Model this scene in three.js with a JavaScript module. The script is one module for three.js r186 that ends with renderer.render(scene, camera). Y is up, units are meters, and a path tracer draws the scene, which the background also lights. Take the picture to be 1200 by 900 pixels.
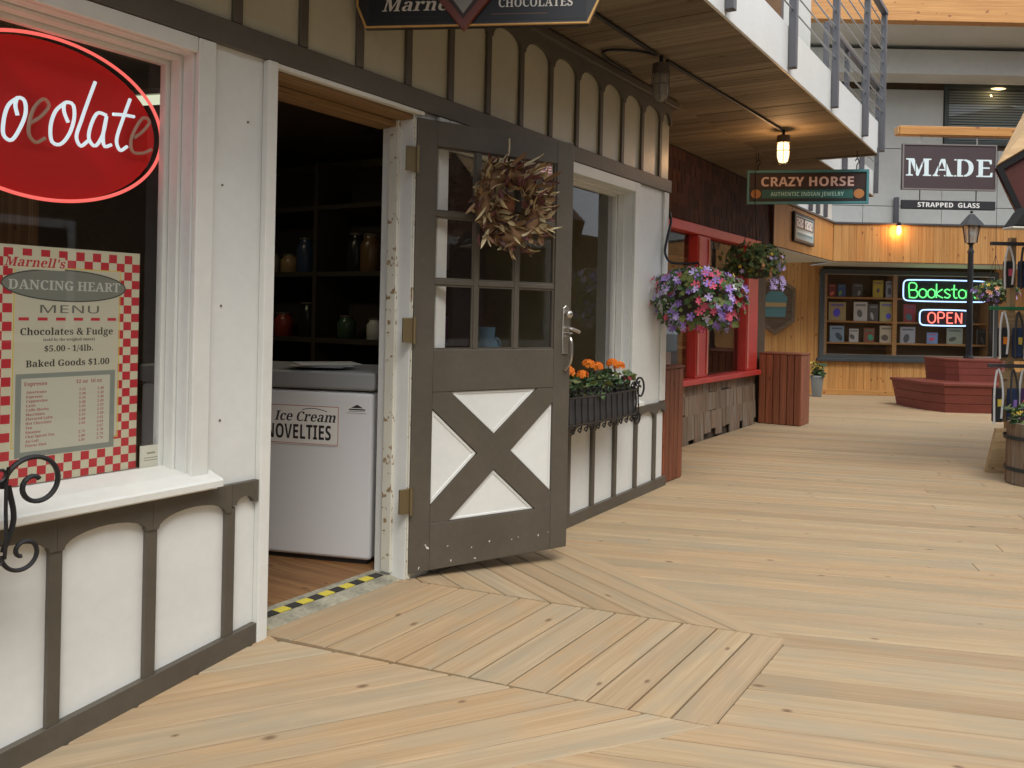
import * as THREE from 'three';
import { RoundedBoxGeometry } from 'three/addons/geometries/RoundedBoxGeometry.js';
import { mergeGeometries } from 'three/addons/utils/BufferGeometryUtils.js';
import { RectAreaLightUniformsLib } from 'three/addons/lights/RectAreaLightUniformsLib.js';

// ---------------------------------------------------------------- camera, sky, sun, exposure
const scene = new THREE.Scene();
const EYE = new THREE.Vector3(2.471, 1.235, 0), YAW = THREE.MathUtils.degToRad(33.1), ROLL = THREE.MathUtils.degToRad(1.18), FOC = 997, PPY = 367;
const FWD = new THREE.Vector3(-Math.sin(YAW), 0, -Math.cos(YAW)), RGT = new THREE.Vector3(Math.cos(YAW), 0, -Math.sin(YAW));
const camR = RGT.clone().multiplyScalar(Math.cos(ROLL)).add(new THREE.Vector3(0, Math.sin(ROLL), 0)), camU = camR.clone().cross(FWD);
const camera = new THREE.PerspectiveCamera(2 * Math.atan(450 / FOC) * 180 / Math.PI, 4 / 3, 0.05, 200);
camera.position.copy(EYE); camera.up.copy(camU); camera.lookAt(EYE.clone().add(FWD));
camera.setViewOffset(1200, 900, 0, 450 - PPY, 1200, 900);
scene.add(camera);

const renderer = new THREE.WebGLRenderer({ antialias: true });
renderer.setSize(1024, 768);
renderer.toneMapping = THREE.LinearToneMapping;
renderer.toneMappingExposure = 1.75;
renderer.shadowMap.enabled = true;
RectAreaLightUniformsLib.init();

{ // an even overcast: zenith about three times the horizon
  const W = 64, H = 32, d = new Float32Array(W * H * 4);
  for (let j = 0; j < H; j++) for (let i = 0; i < W; i++) {
    const el = Math.sin(((j + .5) / H - .5) * Math.PI), s = el > 0 ? (1 + 2 * el) / 3 : .3, k = (j * W + i) * 4;
    d[k] = .94 * s * 1.5; d[k + 1] = 1.0 * s * 1.5; d[k + 2] = 1.10 * s * 1.5; d[k + 3] = 1;
  }
  const sky = new THREE.DataTexture(d, W, H, THREE.RGBAFormat, THREE.FloatType);
  sky.mapping = THREE.EquirectangularReflectionMapping; sky.magFilter = THREE.LinearFilter; sky.needsUpdate = true;
  scene.background = sky; scene.environment = sky;
}
const sun = new THREE.DirectionalLight(0xfff6ea, 1.3);
sun.position.set(7, 13, 1); sun.target.position.set(0, 0, -5); scene.add(sun, sun.target);
sun.castShadow = true; sun.shadow.radius = 50; sun.shadow.mapSize.set(2048, 2048);
Object.assign(sun.shadow.camera, { left: -14, right: 14, top: 14, bottom: -14, near: .5, far: 50 });

// ---------------------------------------------------------------- helpers
let seed = 7;
const rnd = () => { seed = (seed + 0x6D2B79F5) | 0; let t = Math.imul(seed ^ seed >>> 15, 1 | seed); t = t + Math.imul(t ^ t >>> 7, 61 | t) ^ t; return ((t ^ t >>> 14) >>> 0) / 4294967296; };
const rr = (a, b) => a + (b - a) * rnd();
const V = (x, y, z) => new THREE.Vector3(x, y, z);
// a pixel of the 1200 x 900 photograph gives a direction; a plane or a depth gives the distance
const ray = (u, v) => FWD.clone().addScaledVector(camR, (u - 600) / FOC).addScaledVector(camU, -(v - PPY) / FOC);
const onX = (u, v, x) => { const d = ray(u, v); return EYE.clone().addScaledVector(d, (x - EYE.x) / d.x); };
const lat = (u, v, depth) => { const p = ray(u, v).multiplyScalar(depth); return [p.dot(RGT), p.y + EYE.y]; };   // lateral, height at a depth

const hash = (x, y, s) => { let h = Math.imul(x, 374761393) ^ Math.imul(y, 668265263) ^ Math.imul(s, 2147483647 - 77); h = Math.imul(h ^ h >>> 13, 1274126177); return ((h ^ h >>> 16) >>> 0) / 4294967296; };
const PM = new Uint8Array(512), PV = new Float32Array(256); for (let i = 0; i < 256; i++) { PM[i] = i; PV[i] = hash(i, 5, 9); } for (let i = 255; i > 0; i--) { const j = Math.floor(hash(i, 3, 4) * (i + 1)), t = PM[i]; PM[i] = PM[j]; PM[j] = t; } for (let i = 0; i < 256; i++) PM[256 + i] = PM[i];
function vn(x, y, px, py, s) { // x, y >= -px, -py
  const x0 = Math.floor(x), y0 = Math.floor(y), fx = x - x0, fy = y - y0, sx = fx * fx * (3 - 2 * fx), sy = fy * fy * (3 - 2 * fy);
  const xa = (x0 + px * 4) % px, ya = (y0 + py * 4) % py, xb = xa + 1 === px ? 0 : xa + 1, yb = ya + 1 === py ? 0 : ya + 1;
  const pa = PM[((xa & 255) + s * 37) & 255] + (xa >> 8), pb = PM[((xb & 255) + s * 37) & 255] + (xb >> 8), qa = ya & 255, qb = yb & 255, ka = (ya >> 8) * 91, kb = (yb >> 8) * 91;
  const a = PV[PM[(pa + qa + ka) & 511 & 255]], b = PV[PM[(pb + qa + ka) & 255]], c = PV[PM[(pa + qb + kb) & 255]], d = PV[PM[(pb + qb + kb) & 255]];
  return a + (b - a) * sx + (c - a + (a - b - c + d) * sx) * sy;
}
const fbm = (u, v, fx, fy, s, oct = 3) => { let r = 0, a = .5, n = 0; for (let i = 0; i < oct; i++) { r += a * vn(u * fx, v * fy, fx, fy, s + i); n += a; a *= .5; fx *= 2; fy *= 2; } return r / n; };
const lerp = (a, b, t) => a + (b - a) * t, clamp = (x, a = 0, b = 1) => Math.min(b, Math.max(a, x));
// fn(u, v) -> [r, g, b, bump] in sRGB 0..255; Lu x Lv metres
function tex(W, H, Lu, Lv, fn) {
  const c = new Uint8Array(W * H * 4), b = new Uint8Array(W * H * 4);
  for (let j = 0; j < H; j++) for (let i = 0; i < W; i++) {
    const q = fn((i + .5) / W, (j + .5) / H), k = (j * W + i) * 4;
    for (let n = 0; n < 3; n++) { c[k + n] = clamp(q[n], 0, 255); b[k + n] = clamp(q[3], 0, 255); }
    c[k + 3] = b[k + 3] = 255;
  }
  const mk = (d, srgb) => { const t = new THREE.DataTexture(d, W, H); t.wrapS = t.wrapT = THREE.RepeatWrapping; t.magFilter = THREE.LinearFilter; t.minFilter = THREE.LinearMipmapLinearFilter; t.generateMipmaps = true; t.repeat.set(1 / Lu, 1 / Lv); if (srgb) t.colorSpace = THREE.SRGBColorSpace; t.needsUpdate = true; return t; };
  return { map: mk(c, true), bump: mk(b, false) };
}
// wood: u runs along the grain
function wood(W, H, Lu, Lv, s, pale, dark, { knots = 6, knotCol = [90, 62, 40], streak = 1, grey = 0, greyCol = [150, 150, 140] } = {}) {
  const ks = []; for (let i = 0; i < knots; i++) ks.push([hash(i, 1, s), hash(i, 2, s), .005 + .007 * hash(i, 3, s)]);
  return tex(W, H, Lu, Lv, (u, v) => {
    let kd = 0, warp = 0;
    for (let i = 0; i < ks.length; i++) {
      const ku = ks[i][0], kv = ks[i][1], r = ks[i][2]; let du = Math.abs(u - ku), dv = v - kv; if (du * Lu > .25 && (1 - du) * Lu > .25) continue; du = Math.min(du, 1 - du) * Lu; if (dv > .5) dv -= 1; if (dv < -.5) dv += 1; dv *= Lv;
      const e = Math.hypot(du / 2.0, dv) / r;
      if (e < 6) { warp += Math.sign(dv) * .012 / Lv * Math.exp(-e * .6); kd = Math.max(kd, clamp(1.35 - e)); }
    }
    const w = v + warp + .05 * (fbm(u, v, 6, 3, s + 40) - .5);
    const broad = fbm(u, w, 3, Math.round(Lv * 60), s, 3), fine = fbm(u, w, Math.round(Lu * 5), Math.round(Lv * 420), s + 9, 2), patch = fbm(u, v, Math.round(Lu * 5), Math.max(2, Math.round(Lv * 22)), s + 20, 4);
    let t = clamp(.5 + (broad - .5) * 2.2 * streak) * .5 + clamp(.5 + (fine - .5) * 1.7) * .5;
    const g = grey * clamp((patch - .42) * 3.2);
    const k = kd * .85, f = (n) => lerp(lerp(lerp(pale[n], dark[n], t), greyCol[n], g), knotCol[n], k);
    return [f(0), f(1), f(2), 150 - fine * 110 - kd * 40];
  });
}
const plainTex = (s, col, amp, L = 1, f = 5, N = 256) => tex(N, N, L, L, (u, v) => { const n = fbm(u, v, f, f, s, 4) - .5, m = fbm(u, v, 40, 40, s + 5, 2) - .5, k = 1 + amp * (n * 1.6 + m * .7); return [col[0] * k, col[1] * k, col[2] * k, 128 + m * 160 + n * 60]; });
const mat = (o) => new THREE.MeshStandardMaterial({ roughness: .7, ...o });
const tmat = (t, o = {}, bump = .001) => mat({ map: t.map, bumpMap: t.bump, bumpScale: bump, ...o });
const lin = (r, g, b) => new THREE.Color().setRGB(r, g, b);

// uv in metres from position and facing; u runs along the grain axis
function uvm(geo, grain = 'x', off = [0, 0]) {
  const g = geo.index ? geo.toNonIndexed() : geo; if (geo.index) g.computeVertexNormals();
  const p = g.attributes.position, n = g.attributes.normal, uv = new Float32Array(p.count * 2), A = ['x', 'y', 'z'], gi = A.indexOf(grain);
  for (let i = 0; i < p.count; i += 3) {
    let ax = [0, 0, 0]; for (let k = 0; k < 3; k++) { ax[0] += Math.abs(n.getX(i + k)); ax[1] += Math.abs(n.getY(i + k)); ax[2] += Math.abs(n.getZ(i + k)); }
    const d = ax.indexOf(Math.max(...ax)); let a, b;
    if (d === gi) { [a, b] = [0, 1, 2].filter((k) => k !== d); } else { a = gi; b = [0, 1, 2].find((k) => k !== d && k !== gi); }
    for (let k = 0; k < 3; k++) { const c = [p.getX(i + k), p.getY(i + k), p.getZ(i + k)]; uv[(i + k) * 2] = c[a] + off[0]; uv[(i + k) * 2 + 1] = c[b] + off[1]; }
  }
  g.setAttribute('uv', new THREE.BufferAttribute(uv, 2)); return g;
}
const rof = () => [rr(0, 9), rr(0, 9)];
const bx = (w, h, d, grain = 'x', off = rof()) => uvm(new THREE.BoxGeometry(w, h, d), grain, off);
const rb = (w, h, d, r = .004, grain = 'x', off = rof()) => uvm(new RoundedBoxGeometry(w, h, d, 1, Math.min(r, w / 2.1, h / 2.1, d / 2.1)), grain, off);
const at = (g, x, y, z) => { g.translate(x, y, z); return g; };
// box between two corners
const span = (x0, x1, y0, y1, z0, z1, r = 0, grain = 'y') => at(r ? rb(Math.abs(x1 - x0), Math.abs(y1 - y0), Math.abs(z1 - z0), r, grain) : bx(Math.abs(x1 - x0), Math.abs(y1 - y0), Math.abs(z1 - z0), grain), (x0 + x1) / 2, (y0 + y1) / 2, (z0 + z1) / 2);
const ext = (pts, depth, holes = [], bevel = 0, grain = 'x') => {
  const s = new THREE.Shape(pts.map((p) => new THREE.Vector2(...p))); for (const h of holes) s.holes.push(new THREE.Path(h.map((p) => new THREE.Vector2(...p))));
  return uvm(new THREE.ExtrudeGeometry(s, { depth, bevelEnabled: bevel > 0, bevelSize: bevel, bevelThickness: bevel, bevelSegments: 1, bevelOffset: -bevel, curveSegments: 8 }), grain, rof());
};
const tube = (pts, r, seg = 24, rs = 6, closed = false) => uvm(new THREE.TubeGeometry(new THREE.CatmullRomCurve3(pts, closed, 'centripetal'), seg, r, rs, closed));
const rod = (a, b, r, rs = 6) => { const d = b.clone().sub(a), g = new THREE.CylinderGeometry(r, r, d.length(), rs); g.applyQuaternion(new THREE.Quaternion().setFromUnitVectors(V(0, 1, 0), d.clone().normalize())); g.translate(...a.clone().add(b).multiplyScalar(.5).toArray()); return g; };
const flat = (g) => { const n = g.index ? g.toNonIndexed() : g; for (const k of Object.keys(n.attributes)) if (!['position', 'normal', 'uv'].includes(k)) n.deleteAttribute(k); return n; };
const merge = (a) => mergeGeometries(a.map(flat));
const taken = {};
const numbered = (n) => { taken[n] = (taken[n] || 0) + 1; return taken[n] === 1 ? n : n + '_' + String(taken[n] - 1).padStart(3, '0'); };
function thing(name, label, category, [x, y, z] = [0, 0, 0], turn = 0, group) {
  const o = new THREE.Group(); o.name = numbered(name); o.position.set(x, y, z); o.rotation.y = turn; o.userData = { label, category }; if (group) o.userData.group = group; scene.add(o); return o;
}
function structure(name) { const o = new THREE.Group(); o.name = name; o.userData = { kind: 'structure' }; scene.add(o); return o; }
// part in the coordinates of its parent
function part(name, geo, m, parent, pos, rot, ud) {
  const o = new THREE.Mesh(geo, m); o.name = name; o.castShadow = o.receiveShadow = true; if (pos) o.position.set(...pos); if (rot) o.rotation.set(...rot); if (ud) Object.assign(o.userData, ud); parent.add(o); return o;
}
// part given in world coordinates under an unturned thing
const wpart = (name, geo, m, parent, ud) => { const p = parent.getWorldPosition(V(0, 0, 0)); geo.translate(-p.x, -p.y, -p.z); return part(name, geo, m, parent, null, null, ud); };
function canvasTex(w, h, draw) { const c = document.createElement('canvas'); c.width = w; c.height = h; const g = c.getContext('2d'); draw(g, w, h); const t = new THREE.CanvasTexture(c); t.colorSpace = THREE.SRGBColorSpace; t.anisotropy = 8; return t; }
const plate = (w, h) => new THREE.PlaneGeometry(w, h);

// ---------------------------------------------------------------- materials
const DECK = [11, 12, 13].map((s, i) => wood(1024, 256, 4, .28, s, [[216, 196, 163], [213, 190, 157], [214, 195, 164]][i], [[186, 160, 124], [182, 155, 119], [184, 162, 129]][i], { knots: 4, grey: .55, greyCol: [182, 172, 150], knotCol: [124, 102, 78], streak: .75 }));
const deckMats = []; for (let i = 0; i < 9; i++) { const t = [[1, 1, 1], [1, .96, .9], [.93, .92, .9], [1.0, .93, .86], [1.02, 1.01, .98], [.9, .86, .8], [1, .97, .92], [.87, .84, .79], [.97, .91, .85]][i]; deckMats.push(tmat(DECK[i % 3], { color: lin(t[0] * .66, t[1] * .635, t[2] * .60), roughness: .78 }, .0012)); }
const PINE = wood(1024, 256, 2.4, .6, 31, [206, 160, 98], [170, 118, 62], { knots: 16, knotCol: [96, 52, 22] });
const pineMats = [[1, 1, 1], [.9, .86, .8], [1, .93, .85]].map((t) => tmat(PINE, { color: lin(...t), roughness: .5 }));
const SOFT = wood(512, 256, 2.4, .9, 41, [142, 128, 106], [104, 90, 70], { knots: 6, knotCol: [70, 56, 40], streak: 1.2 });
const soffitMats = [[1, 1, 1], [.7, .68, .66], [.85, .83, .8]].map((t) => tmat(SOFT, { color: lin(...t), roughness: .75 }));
const RED = wood(512, 256, 1.2, .5, 51, [150, 92, 60], [106, 56, 34], { knots: 4, knotCol: [60, 26, 18] });
const redMats = [[1, 1, 1], [.82, .78, .76], [1.1, 1, .95]].map((t) => tmat(RED, { color: lin(...t), roughness: .6 }));
const SHN = wood(512, 256, .8, .4, 61, [150, 130, 108], [104, 84, 66], { knots: 2, grey: .6, greyCol: [132, 126, 114] });
const shakeMats = [[1, 1, 1], [.8, .76, .72], [1.06, 1, .94], [.9, .82, .76]].map((t) => tmat(SHN, { color: lin(...t), roughness: .85 }, .003));
const SHD = wood(512, 256, .8, .4, 62, [92, 58, 44], [52, 30, 24], { knots: 2 });
const darkShakeMats = [[1, 1, 1], [.7, .68, .66], [1.15, 1, .95]].map((t) => tmat(SHD, { color: lin(...t), roughness: .85 }, .003));
const WHT = plainTex(71, [221, 223, 219], .035, 1.1, 4, 512), GRY = plainTex(72, [86, 80, 70], .10, .9, 5, 512);
const white = tmat(WHT, { roughness: .38 }, .0008), whiteTrim = tmat(WHT, { color: lin(1, .99, .965), roughness: .36 }, .0008);
const dark = tmat(GRY, { roughness: .48 }, .0008);
const GREYW = plainTex(73, [196, 198, 192], .05, 2, 3), greyWall = tmat(GREYW, { roughness: .7 });
const steel = mat({ color: lin(.12, .12, .13), roughness: .45, metalness: .6 }), cable = mat({ color: lin(.35, .35, .34), roughness: .35, metalness: .8 });
const iron = mat({ color: lin(.018, .018, .02), roughness: .45, metalness: .3 });
const brass = mat({ color: lin(.22, .17, .09), roughness: .5, metalness: .7 }), nickel = mat({ color: lin(.5, .47, .42), roughness: .3, metalness: .9 });
const glass = new THREE.MeshPhysicalMaterial({ color: 0xffffff, transmission: 1, roughness: .02, thickness: 0, ior: 1.5 });
const brownRaw = tmat(wood(512, 256, 1.6, .4, 81, [150, 120, 80], [110, 80, 48]), { roughness: .8 });
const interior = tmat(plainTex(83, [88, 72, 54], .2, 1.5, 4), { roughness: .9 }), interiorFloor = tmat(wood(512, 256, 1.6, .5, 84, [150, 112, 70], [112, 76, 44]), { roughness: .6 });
const mossTex = plainTex(85, [150, 146, 128], .3, .4, 6), threshMat = tmat(mossTex, { roughness: .85 }, .002);
const redPaint = tmat(plainTex(86, [196, 62, 54], .07, .8, 5), { roughness: .42 });
const black = mat({ color: lin(.02, .02, .02), roughness: .5 }), slate = mat({ color: lin(.05, .055, .06), roughness: .55 });

// ---------------------------------------------------------------- deck
const y0 = (z) => -.100 + .0166 * clamp(-z, -3, 6);                     // the walkway climbs gently, then lies level
const pl3 = (a, b, c) => { const n = b.clone().sub(a).cross(c.clone().sub(a)); return (x, z) => a.y - (n.x * (x - a.x) + n.z * (z - a.z)) / n.y; };
const TH = .028, RX = 1.562;
const hLeft = pl3(V(0, TH, -2.13), V(RX, y0(-2.61), -2.61), V(0, y0(-1.2), -1.2)), hRight = pl3(V(0, TH, -2.95), V(RX, y0(-3.46), -3.46), V(0, y0(-4.178), -4.178));
const deckY = { main: (x, z) => y0(z), centre: (x, z) => lerp(TH, y0(z), clamp(x / RX)), left: (x, z) => Math.max(hLeft(x, z), y0(z)), right: (x, z) => Math.max(hRight(x, z), y0(z)) };
const wallBase = (z) => (z > -2.13 ? deckY.left(0, z) : z > -2.95 ? TH : deckY.right(0, z));
const deck = structure('boardwalk_deck');
function clipPoly(poly, p, d) { // interval of the line p + d t inside a convex polygon
  let a = -1e9, b = 1e9, area = 0; for (let i = 0; i < poly.length; i++) { const q = poly[i], r = poly[(i + 1) % poly.length]; area += q[0] * r[1] - r[0] * q[1]; }
  const sg = Math.sign(area);
  for (let i = 0; i < poly.length; i++) {
    const q = poly[i], r = poly[(i + 1) % poly.length], nx = -(r[1] - q[1]) * sg, nz = (r[0] - q[0]) * sg;
    const f = nx * (p[0] - q[0]) + nz * (p[1] - q[1]), g = nx * d[0] + nz * d[1];
    if (Math.abs(g) < 1e-9) { if (f < 0) return null; } else { const t = -f / g; if (g > 0) a = Math.max(a, t); else b = Math.min(b, t); }
  }
  return a < b ? [a, b] : null;
}
function boardGeo(d, n, o0, o1, iv, hy, gap) {
  const c = .004, os = [o0 + gap / 2, o0 + gap / 2, o0 + gap / 2 + c, o1 - gap / 2 - c, o1 - gap / 2, o1 - gap / 2], hs = [-.034, -c, 0, 0, -c, -.034];
  const ivs = os.map(iv); if (ivs.every((q) => !q)) return null;
  const good = ivs.find((q) => q); for (let i = 0; i < 6; i++) if (!ivs[i]) { const m = (good[0] + good[1]) / 2; const o = ivs[i < 3 ? 5 : 0] || good; ivs[i] = i < 3 || i > 2 ? [clamp(o[0], m, m), clamp(o[1], m, m)] : good; }
  const len = Math.max(...ivs.map((q) => q[1] - q[0])); if (len < .03) return null;
  const N = Math.max(1, Math.ceil(len / .3)), P = [], U = [], ru = rr(0, 4), rv = rr(0, .28);
  const pt = (k, i) => { const t = lerp(ivs[k][0], ivs[k][1], i / N), x = d[0] * t + n[0] * os[k], z = d[1] * t + n[1] * os[k]; return [x, hy(x, z) + hs[k], z, t + ru, os[k] - o0 + rv + (k === 0 || k === 5 ? .03 : 0)]; };
  const tri = (a, b, e) => { for (const q of [a, b, e]) { P.push(q[0], q[1], q[2]); U.push(q[3], q[4]); } };
  const flip = d[0] * n[1] - d[1] * n[0] > 0;
  const quad = (a, b, e, f) => { if (flip) { tri(a, e, b); tri(a, f, e); } else { tri(a, b, e); tri(a, e, f); } };
  for (let k = 0; k < 5; k++) for (let i = 0; i < N; i++) quad(pt(k, i), pt(k, i + 1), pt(k + 1, i + 1), pt(k + 1, i));
  for (const i of [0, N]) { const q = [0, 1, 2, 3, 4, 5].map((k) => pt(k, i)); for (let k = 1; k < 5; k++) i ? tri(q[0], q[k + 1], q[k]) : tri(q[0], q[k], q[k + 1]); }
  const g = new THREE.BufferGeometry(); g.setAttribute('position', new THREE.Float32BufferAttribute(P, 3)); g.setAttribute('uv', new THREE.Float32BufferAttribute(U, 2)); g.computeVertexNormals(); return g;
}
const pick = (a) => a[Math.floor(rnd() * a.length)];
const RAMP = [[-.3, -.05], [0, -.461], [RX, -2.61], [RX, -3.46], [0, -4.178], [-.3, -4.32]];
{
  const pol = { centre: [[-.0185, -2.142], [RX, -2.61], [RX, -3.46], [-.0185, -2.948]], left: [[.006, -2.125], [.006, -.469], [RX, -2.61]], right: [[.006, -2.96], [RX, -3.46], [.006, -4.178]] };
  const a1 = Math.PI / 180 * 36, a2 = Math.PI / 180 * 114.8;
  const zones = { centre: [[0, -1], [1, 0], [-.019, 1.56], .1318, -.0195], left: [[Math.sin(a1), -Math.cos(a1)], [Math.cos(a1), Math.sin(a1)], [-1.4, -.28], .1318, -.271 - .1318 * 9], right: [[Math.sin(a2), -Math.cos(a2)], [Math.cos(a2), Math.sin(a2)], [-3.797, -2.6], .1318, -3.797] };
  for (const [k, [d, n, [o0, o1], w, s0]] of Object.entries(zones)) for (let o = s0; o < o1; o += w) {
    const g = boardGeo(d, n, o, o + w, (q) => { const r = clipPoly(pol[k], [n[0] * q, n[1] * q], d); return r && [r[0] + .002, r[1] - .002]; }, deckY[k], k === 'left' ? .005 : .007);
    if (g) part('board', g, pick(deckMats), deck);
  }
  const am = Math.PI / 180 * 70.5, d = [Math.sin(am), -Math.cos(am)], n = [Math.cos(am), Math.sin(am)], w = .139; let kept = 0; const rest = [];
  for (let o = 2.2; o > -18; o -= w) {
    const startX = (q) => { const zz = q / n[1]; return zz > -5.7 ? .006 : zz > -10.2 ? -.56 : -3.6; };
    const sx = startX(o - w / 2);
    const lo = (q) => { const t = (sx - n[0] * q) / d[0], r = clipPoly(RAMP, [n[0] * q, n[1] * q], d); return r ? Math.max(t, r[1] + .003) : t; };
    let t = lo(o - w / 2), tEnd = (6.4 - n[0] * o) / d[0], first = true, vis = o < -.5;
    while (t < tEnd - .05) {
      let L = first ? rr(2.2, 4.6) : rr(2.4, 4.8); if (tEnd - t - L < .6) L = tEnd - t;
      const ta = t, tb = t + L, fst = first, g = boardGeo(d, n, o - w, o, (q) => [fst ? lo(q) : ta + .002, tb - .002], deckY.main, rr(.005, .008));
      const xs = d[0] * ta + n[0] * o;
      if (g) { if (vis && xs < 2.5 && o > -14.6 && kept < 262) { part('board', g, pick(deckMats), deck); kept++; } else rest.push(g); }
      t = tb; first = false;
    }
  }
  part('far_boards', merge(rest), deckMats[1], deck, null, null, { kind: 'stuff' });
  const under = structure('ground'); part('ground_sheet', uvm(new THREE.BoxGeometry(120, .1, 120)), mat({ color: lin(.05, .042, .035), roughness: 1 }), under, [0, -.36, -10]);
}

// ---------------------------------------------------------------- chocolate shop: half-timbered front on x = 0
const shop = thing('half_timbered_shop', 'white shop front with dark brown timber strips and an open doorway', 'building', [0, 0, -2.6]);
const SZ = (pts) => pts; // pts are (s, y) with s = -z
const facade = (pts, depth, holes = [], bevel = 0, grain = 'y') => { const g = ext(pts, depth, holes, bevel, grain); g.rotateY(Math.PI / 2); return g; };   // local x -> -z, extruded towards +x
const rect = (a, b, c, d) => [[a, c], [b, c], [b, d], [a, d]];
const WA = [.78, 1.80, .66, 2.085], DO = [2.14, 2.95, -.2, 2.12], WB = [3.19, 5.25, .66, 2.07];
wpart('wall', at(facade([[-1.2, -.2], [2.14, -.2], [2.14, 2.12], [2.95, 2.12], [2.95, -.2], [5.84, -.2], [5.84, 2.81], [-1.2, 2.81]], .18, [rect(...WA), rect(...WB)]), -.18, 0, 0), white, shop);
const cream = tmat(plainTex(74, [186, 180, 156], .05, 1.1, 4), { roughness: .34 }, .0008);
wpart('beam', span(.001, .026, 2.14, 2.23, 1.2, -5.865, .004, 'z'), dark, shop);
const topBars = []; for (let s = -.81; s < 5.7; s += .3082) topBars.push(s);
for (let i = 0; i <= topBars.length; i++) { const a = i ? topBars[i - 1] : -1.19, b = i < topBars.length ? topBars[i] : 5.838; wpart('frieze_panel', span(.001, .006, 2.231, 2.72, -a - .0005, -b + .0005), cream, shop); }
topBars.forEach((s) => wpart('timber_strip', span(.0065, .022, 2.232, 2.66, -s - .02, -s + .02, .003), dark, shop));
const arch = (s0, s1, spring, apex, top) => { const p = [[s0, top], [s0, spring]]; p.push([s0 + .02, spring]); const c = (s0 + s1) / 2, h = (s1 - s0) / 2 - .02; for (let i = 0; i <= 12; i++) { const a = Math.PI * (1 - i / 12); p.push([c + h * Math.cos(a), spring + (apex - spring) * Math.sin(a)]); } p.push([s1 - .02, spring], [s1, spring], [s1, top]); return p.filter((q, i) => !i || Math.hypot(q[0] - p[i - 1][0], q[1] - p[i - 1][1]) > 1e-5); };
topBars.concat([5.68 + .16]).forEach((s, i, a) => { if (i) wpart('arch_trim', at(facade(arch(a[i - 1] + .0005, s - .0005, 2.63, 2.705, 2.80), .022), .0065, 0, 0), dark, shop); });
wpart('cornice', span(.001, .06, 2.755, 2.805, 1.2, -5.90, .006, 'z'), dark, shop);
// lower part: rail with arches, strips, plinth along the deck
const strips = (list, sEnd, sStart, rail) => {
  list.forEach((s) => { const b = wallBase(-s) + .06; wpart('timber_strip', span(.001, .02, b, .53, -s - .02, -s + .02, .003), dark, shop); });
  const e = [sStart, ...list, sEnd]; for (let i = 1; i < e.length; i++) wpart('arch_trim', at(facade(arch(e[i - 1] + .0005, e[i] - .0005, e[i] - e[i - 1] > .2 ? .515 : .535, .562, rail), .024), .001, 0, 0), dark, shop);
};
strips([.435, .745, 1.05, 1.358, 1.668, 1.976], 2.093, .12, .612);
strips([3.49, 3.80, 4.107, 4.415, 4.725, 5.035, 5.355, 5.672], 5.84, 3.18, .612);
const plinth = (s0, s1, x = .026, h = .068) => { const p = [], q = [], N = Math.ceil((s1 - s0) / .15); for (let i = 0; i <= N; i++) { const s = lerp(s0, s1, i / N); p.push([s, wallBase(-s) - .02]); q.unshift([s, wallBase(-s) + h]); } return at(facade([...p, ...q], x), .001, 0, 0); };
wpart('plinth', plinth(-1.2, 2.092), dark, shop); wpart('plinth', plinth(3.12, 5.86), dark, shop);
// casings
wpart('casing', span(.001, .032, TH - .02, 2.138, -2.094, -2.14, .004), whiteTrim, shop);
wpart('casing', span(.001, .024, 2.12, 2.138, -2.142, -3.0, .003, 'z'), whiteTrim, shop);
wpart('casing', span(.001, .024, .64, 2.138, -1.805, -1.875, .005), whiteTrim, shop); wpart('casing', span(.001, .024, 2.085, 2.138, -.7, -1.803, .005, 'z'), whiteTrim, shop);
wpart('casing', span(.001, .024, .64, 2.138, -5.255, -5.33, .005), whiteTrim, shop); wpart('casing', span(.001, .024, 2.07, 2.138, -3.19, -5.253, .005, 'z'), whiteTrim, shop);
wpart('casing', span(.001, .024, .64, 2.138, -3.11, -3.185, .005), whiteTrim, shop);
wpart('casing', span(.001, .018, .62, 2.138, -5.76, -5.842, .005), whiteTrim, shop);
// windows: sash set back in the opening, sloping sill
function shopWindow(s0, s1, yb, yt, sillS0, sillS1) {
  const w = wpart('window', facade(rect(s0 + .002, s1 - .002, yb + .002, yt - .002), .03, [rect(s0 + .03, s1 - .03, yb + .03, yt - .03)]).translate(-.135, 0, 0), whiteTrim, shop);
  const sub = (n, g, m) => { g.translate(0, 0, 2.6); part(n, g, m, w); };
  sub('stop', facade(rect(s0 + .002, s1 - .002, yb + .002, yt - .002), .045, [rect(s0 + .014, s1 - .014, yb + .014, yt - .014)]).translate(-.1, 0, 0), whiteTrim);
  const pane = new THREE.PlaneGeometry(s1 - s0 - .05, yt - yb - .05); pane.rotateY(Math.PI / 2); pane.translate(-.118, (yb + yt) / 2, -(s0 + s1) / 2); sub('pane', pane, glass);
  const sl = new THREE.Shape([[-.105, .692], [.002, .672], [.03, .662], [.066, .652], [.072, .645], [.072, .625], [.04, .622], [.04, .613], [.002, .613], [.002, .655], [-.105, .662]].map((q) => new THREE.Vector2(...q)));
  const g = new THREE.ExtrudeGeometry(sl, { depth: sillS1 - sillS0, bevelEnabled: false }); g.translate(0, 0, -sillS1); sub('sill', uvm(g, 'z'), whiteTrim);
}
shopWindow(...WA, .60, 1.90); shopWindow(...WB, 3.3, 5.36);
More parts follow.
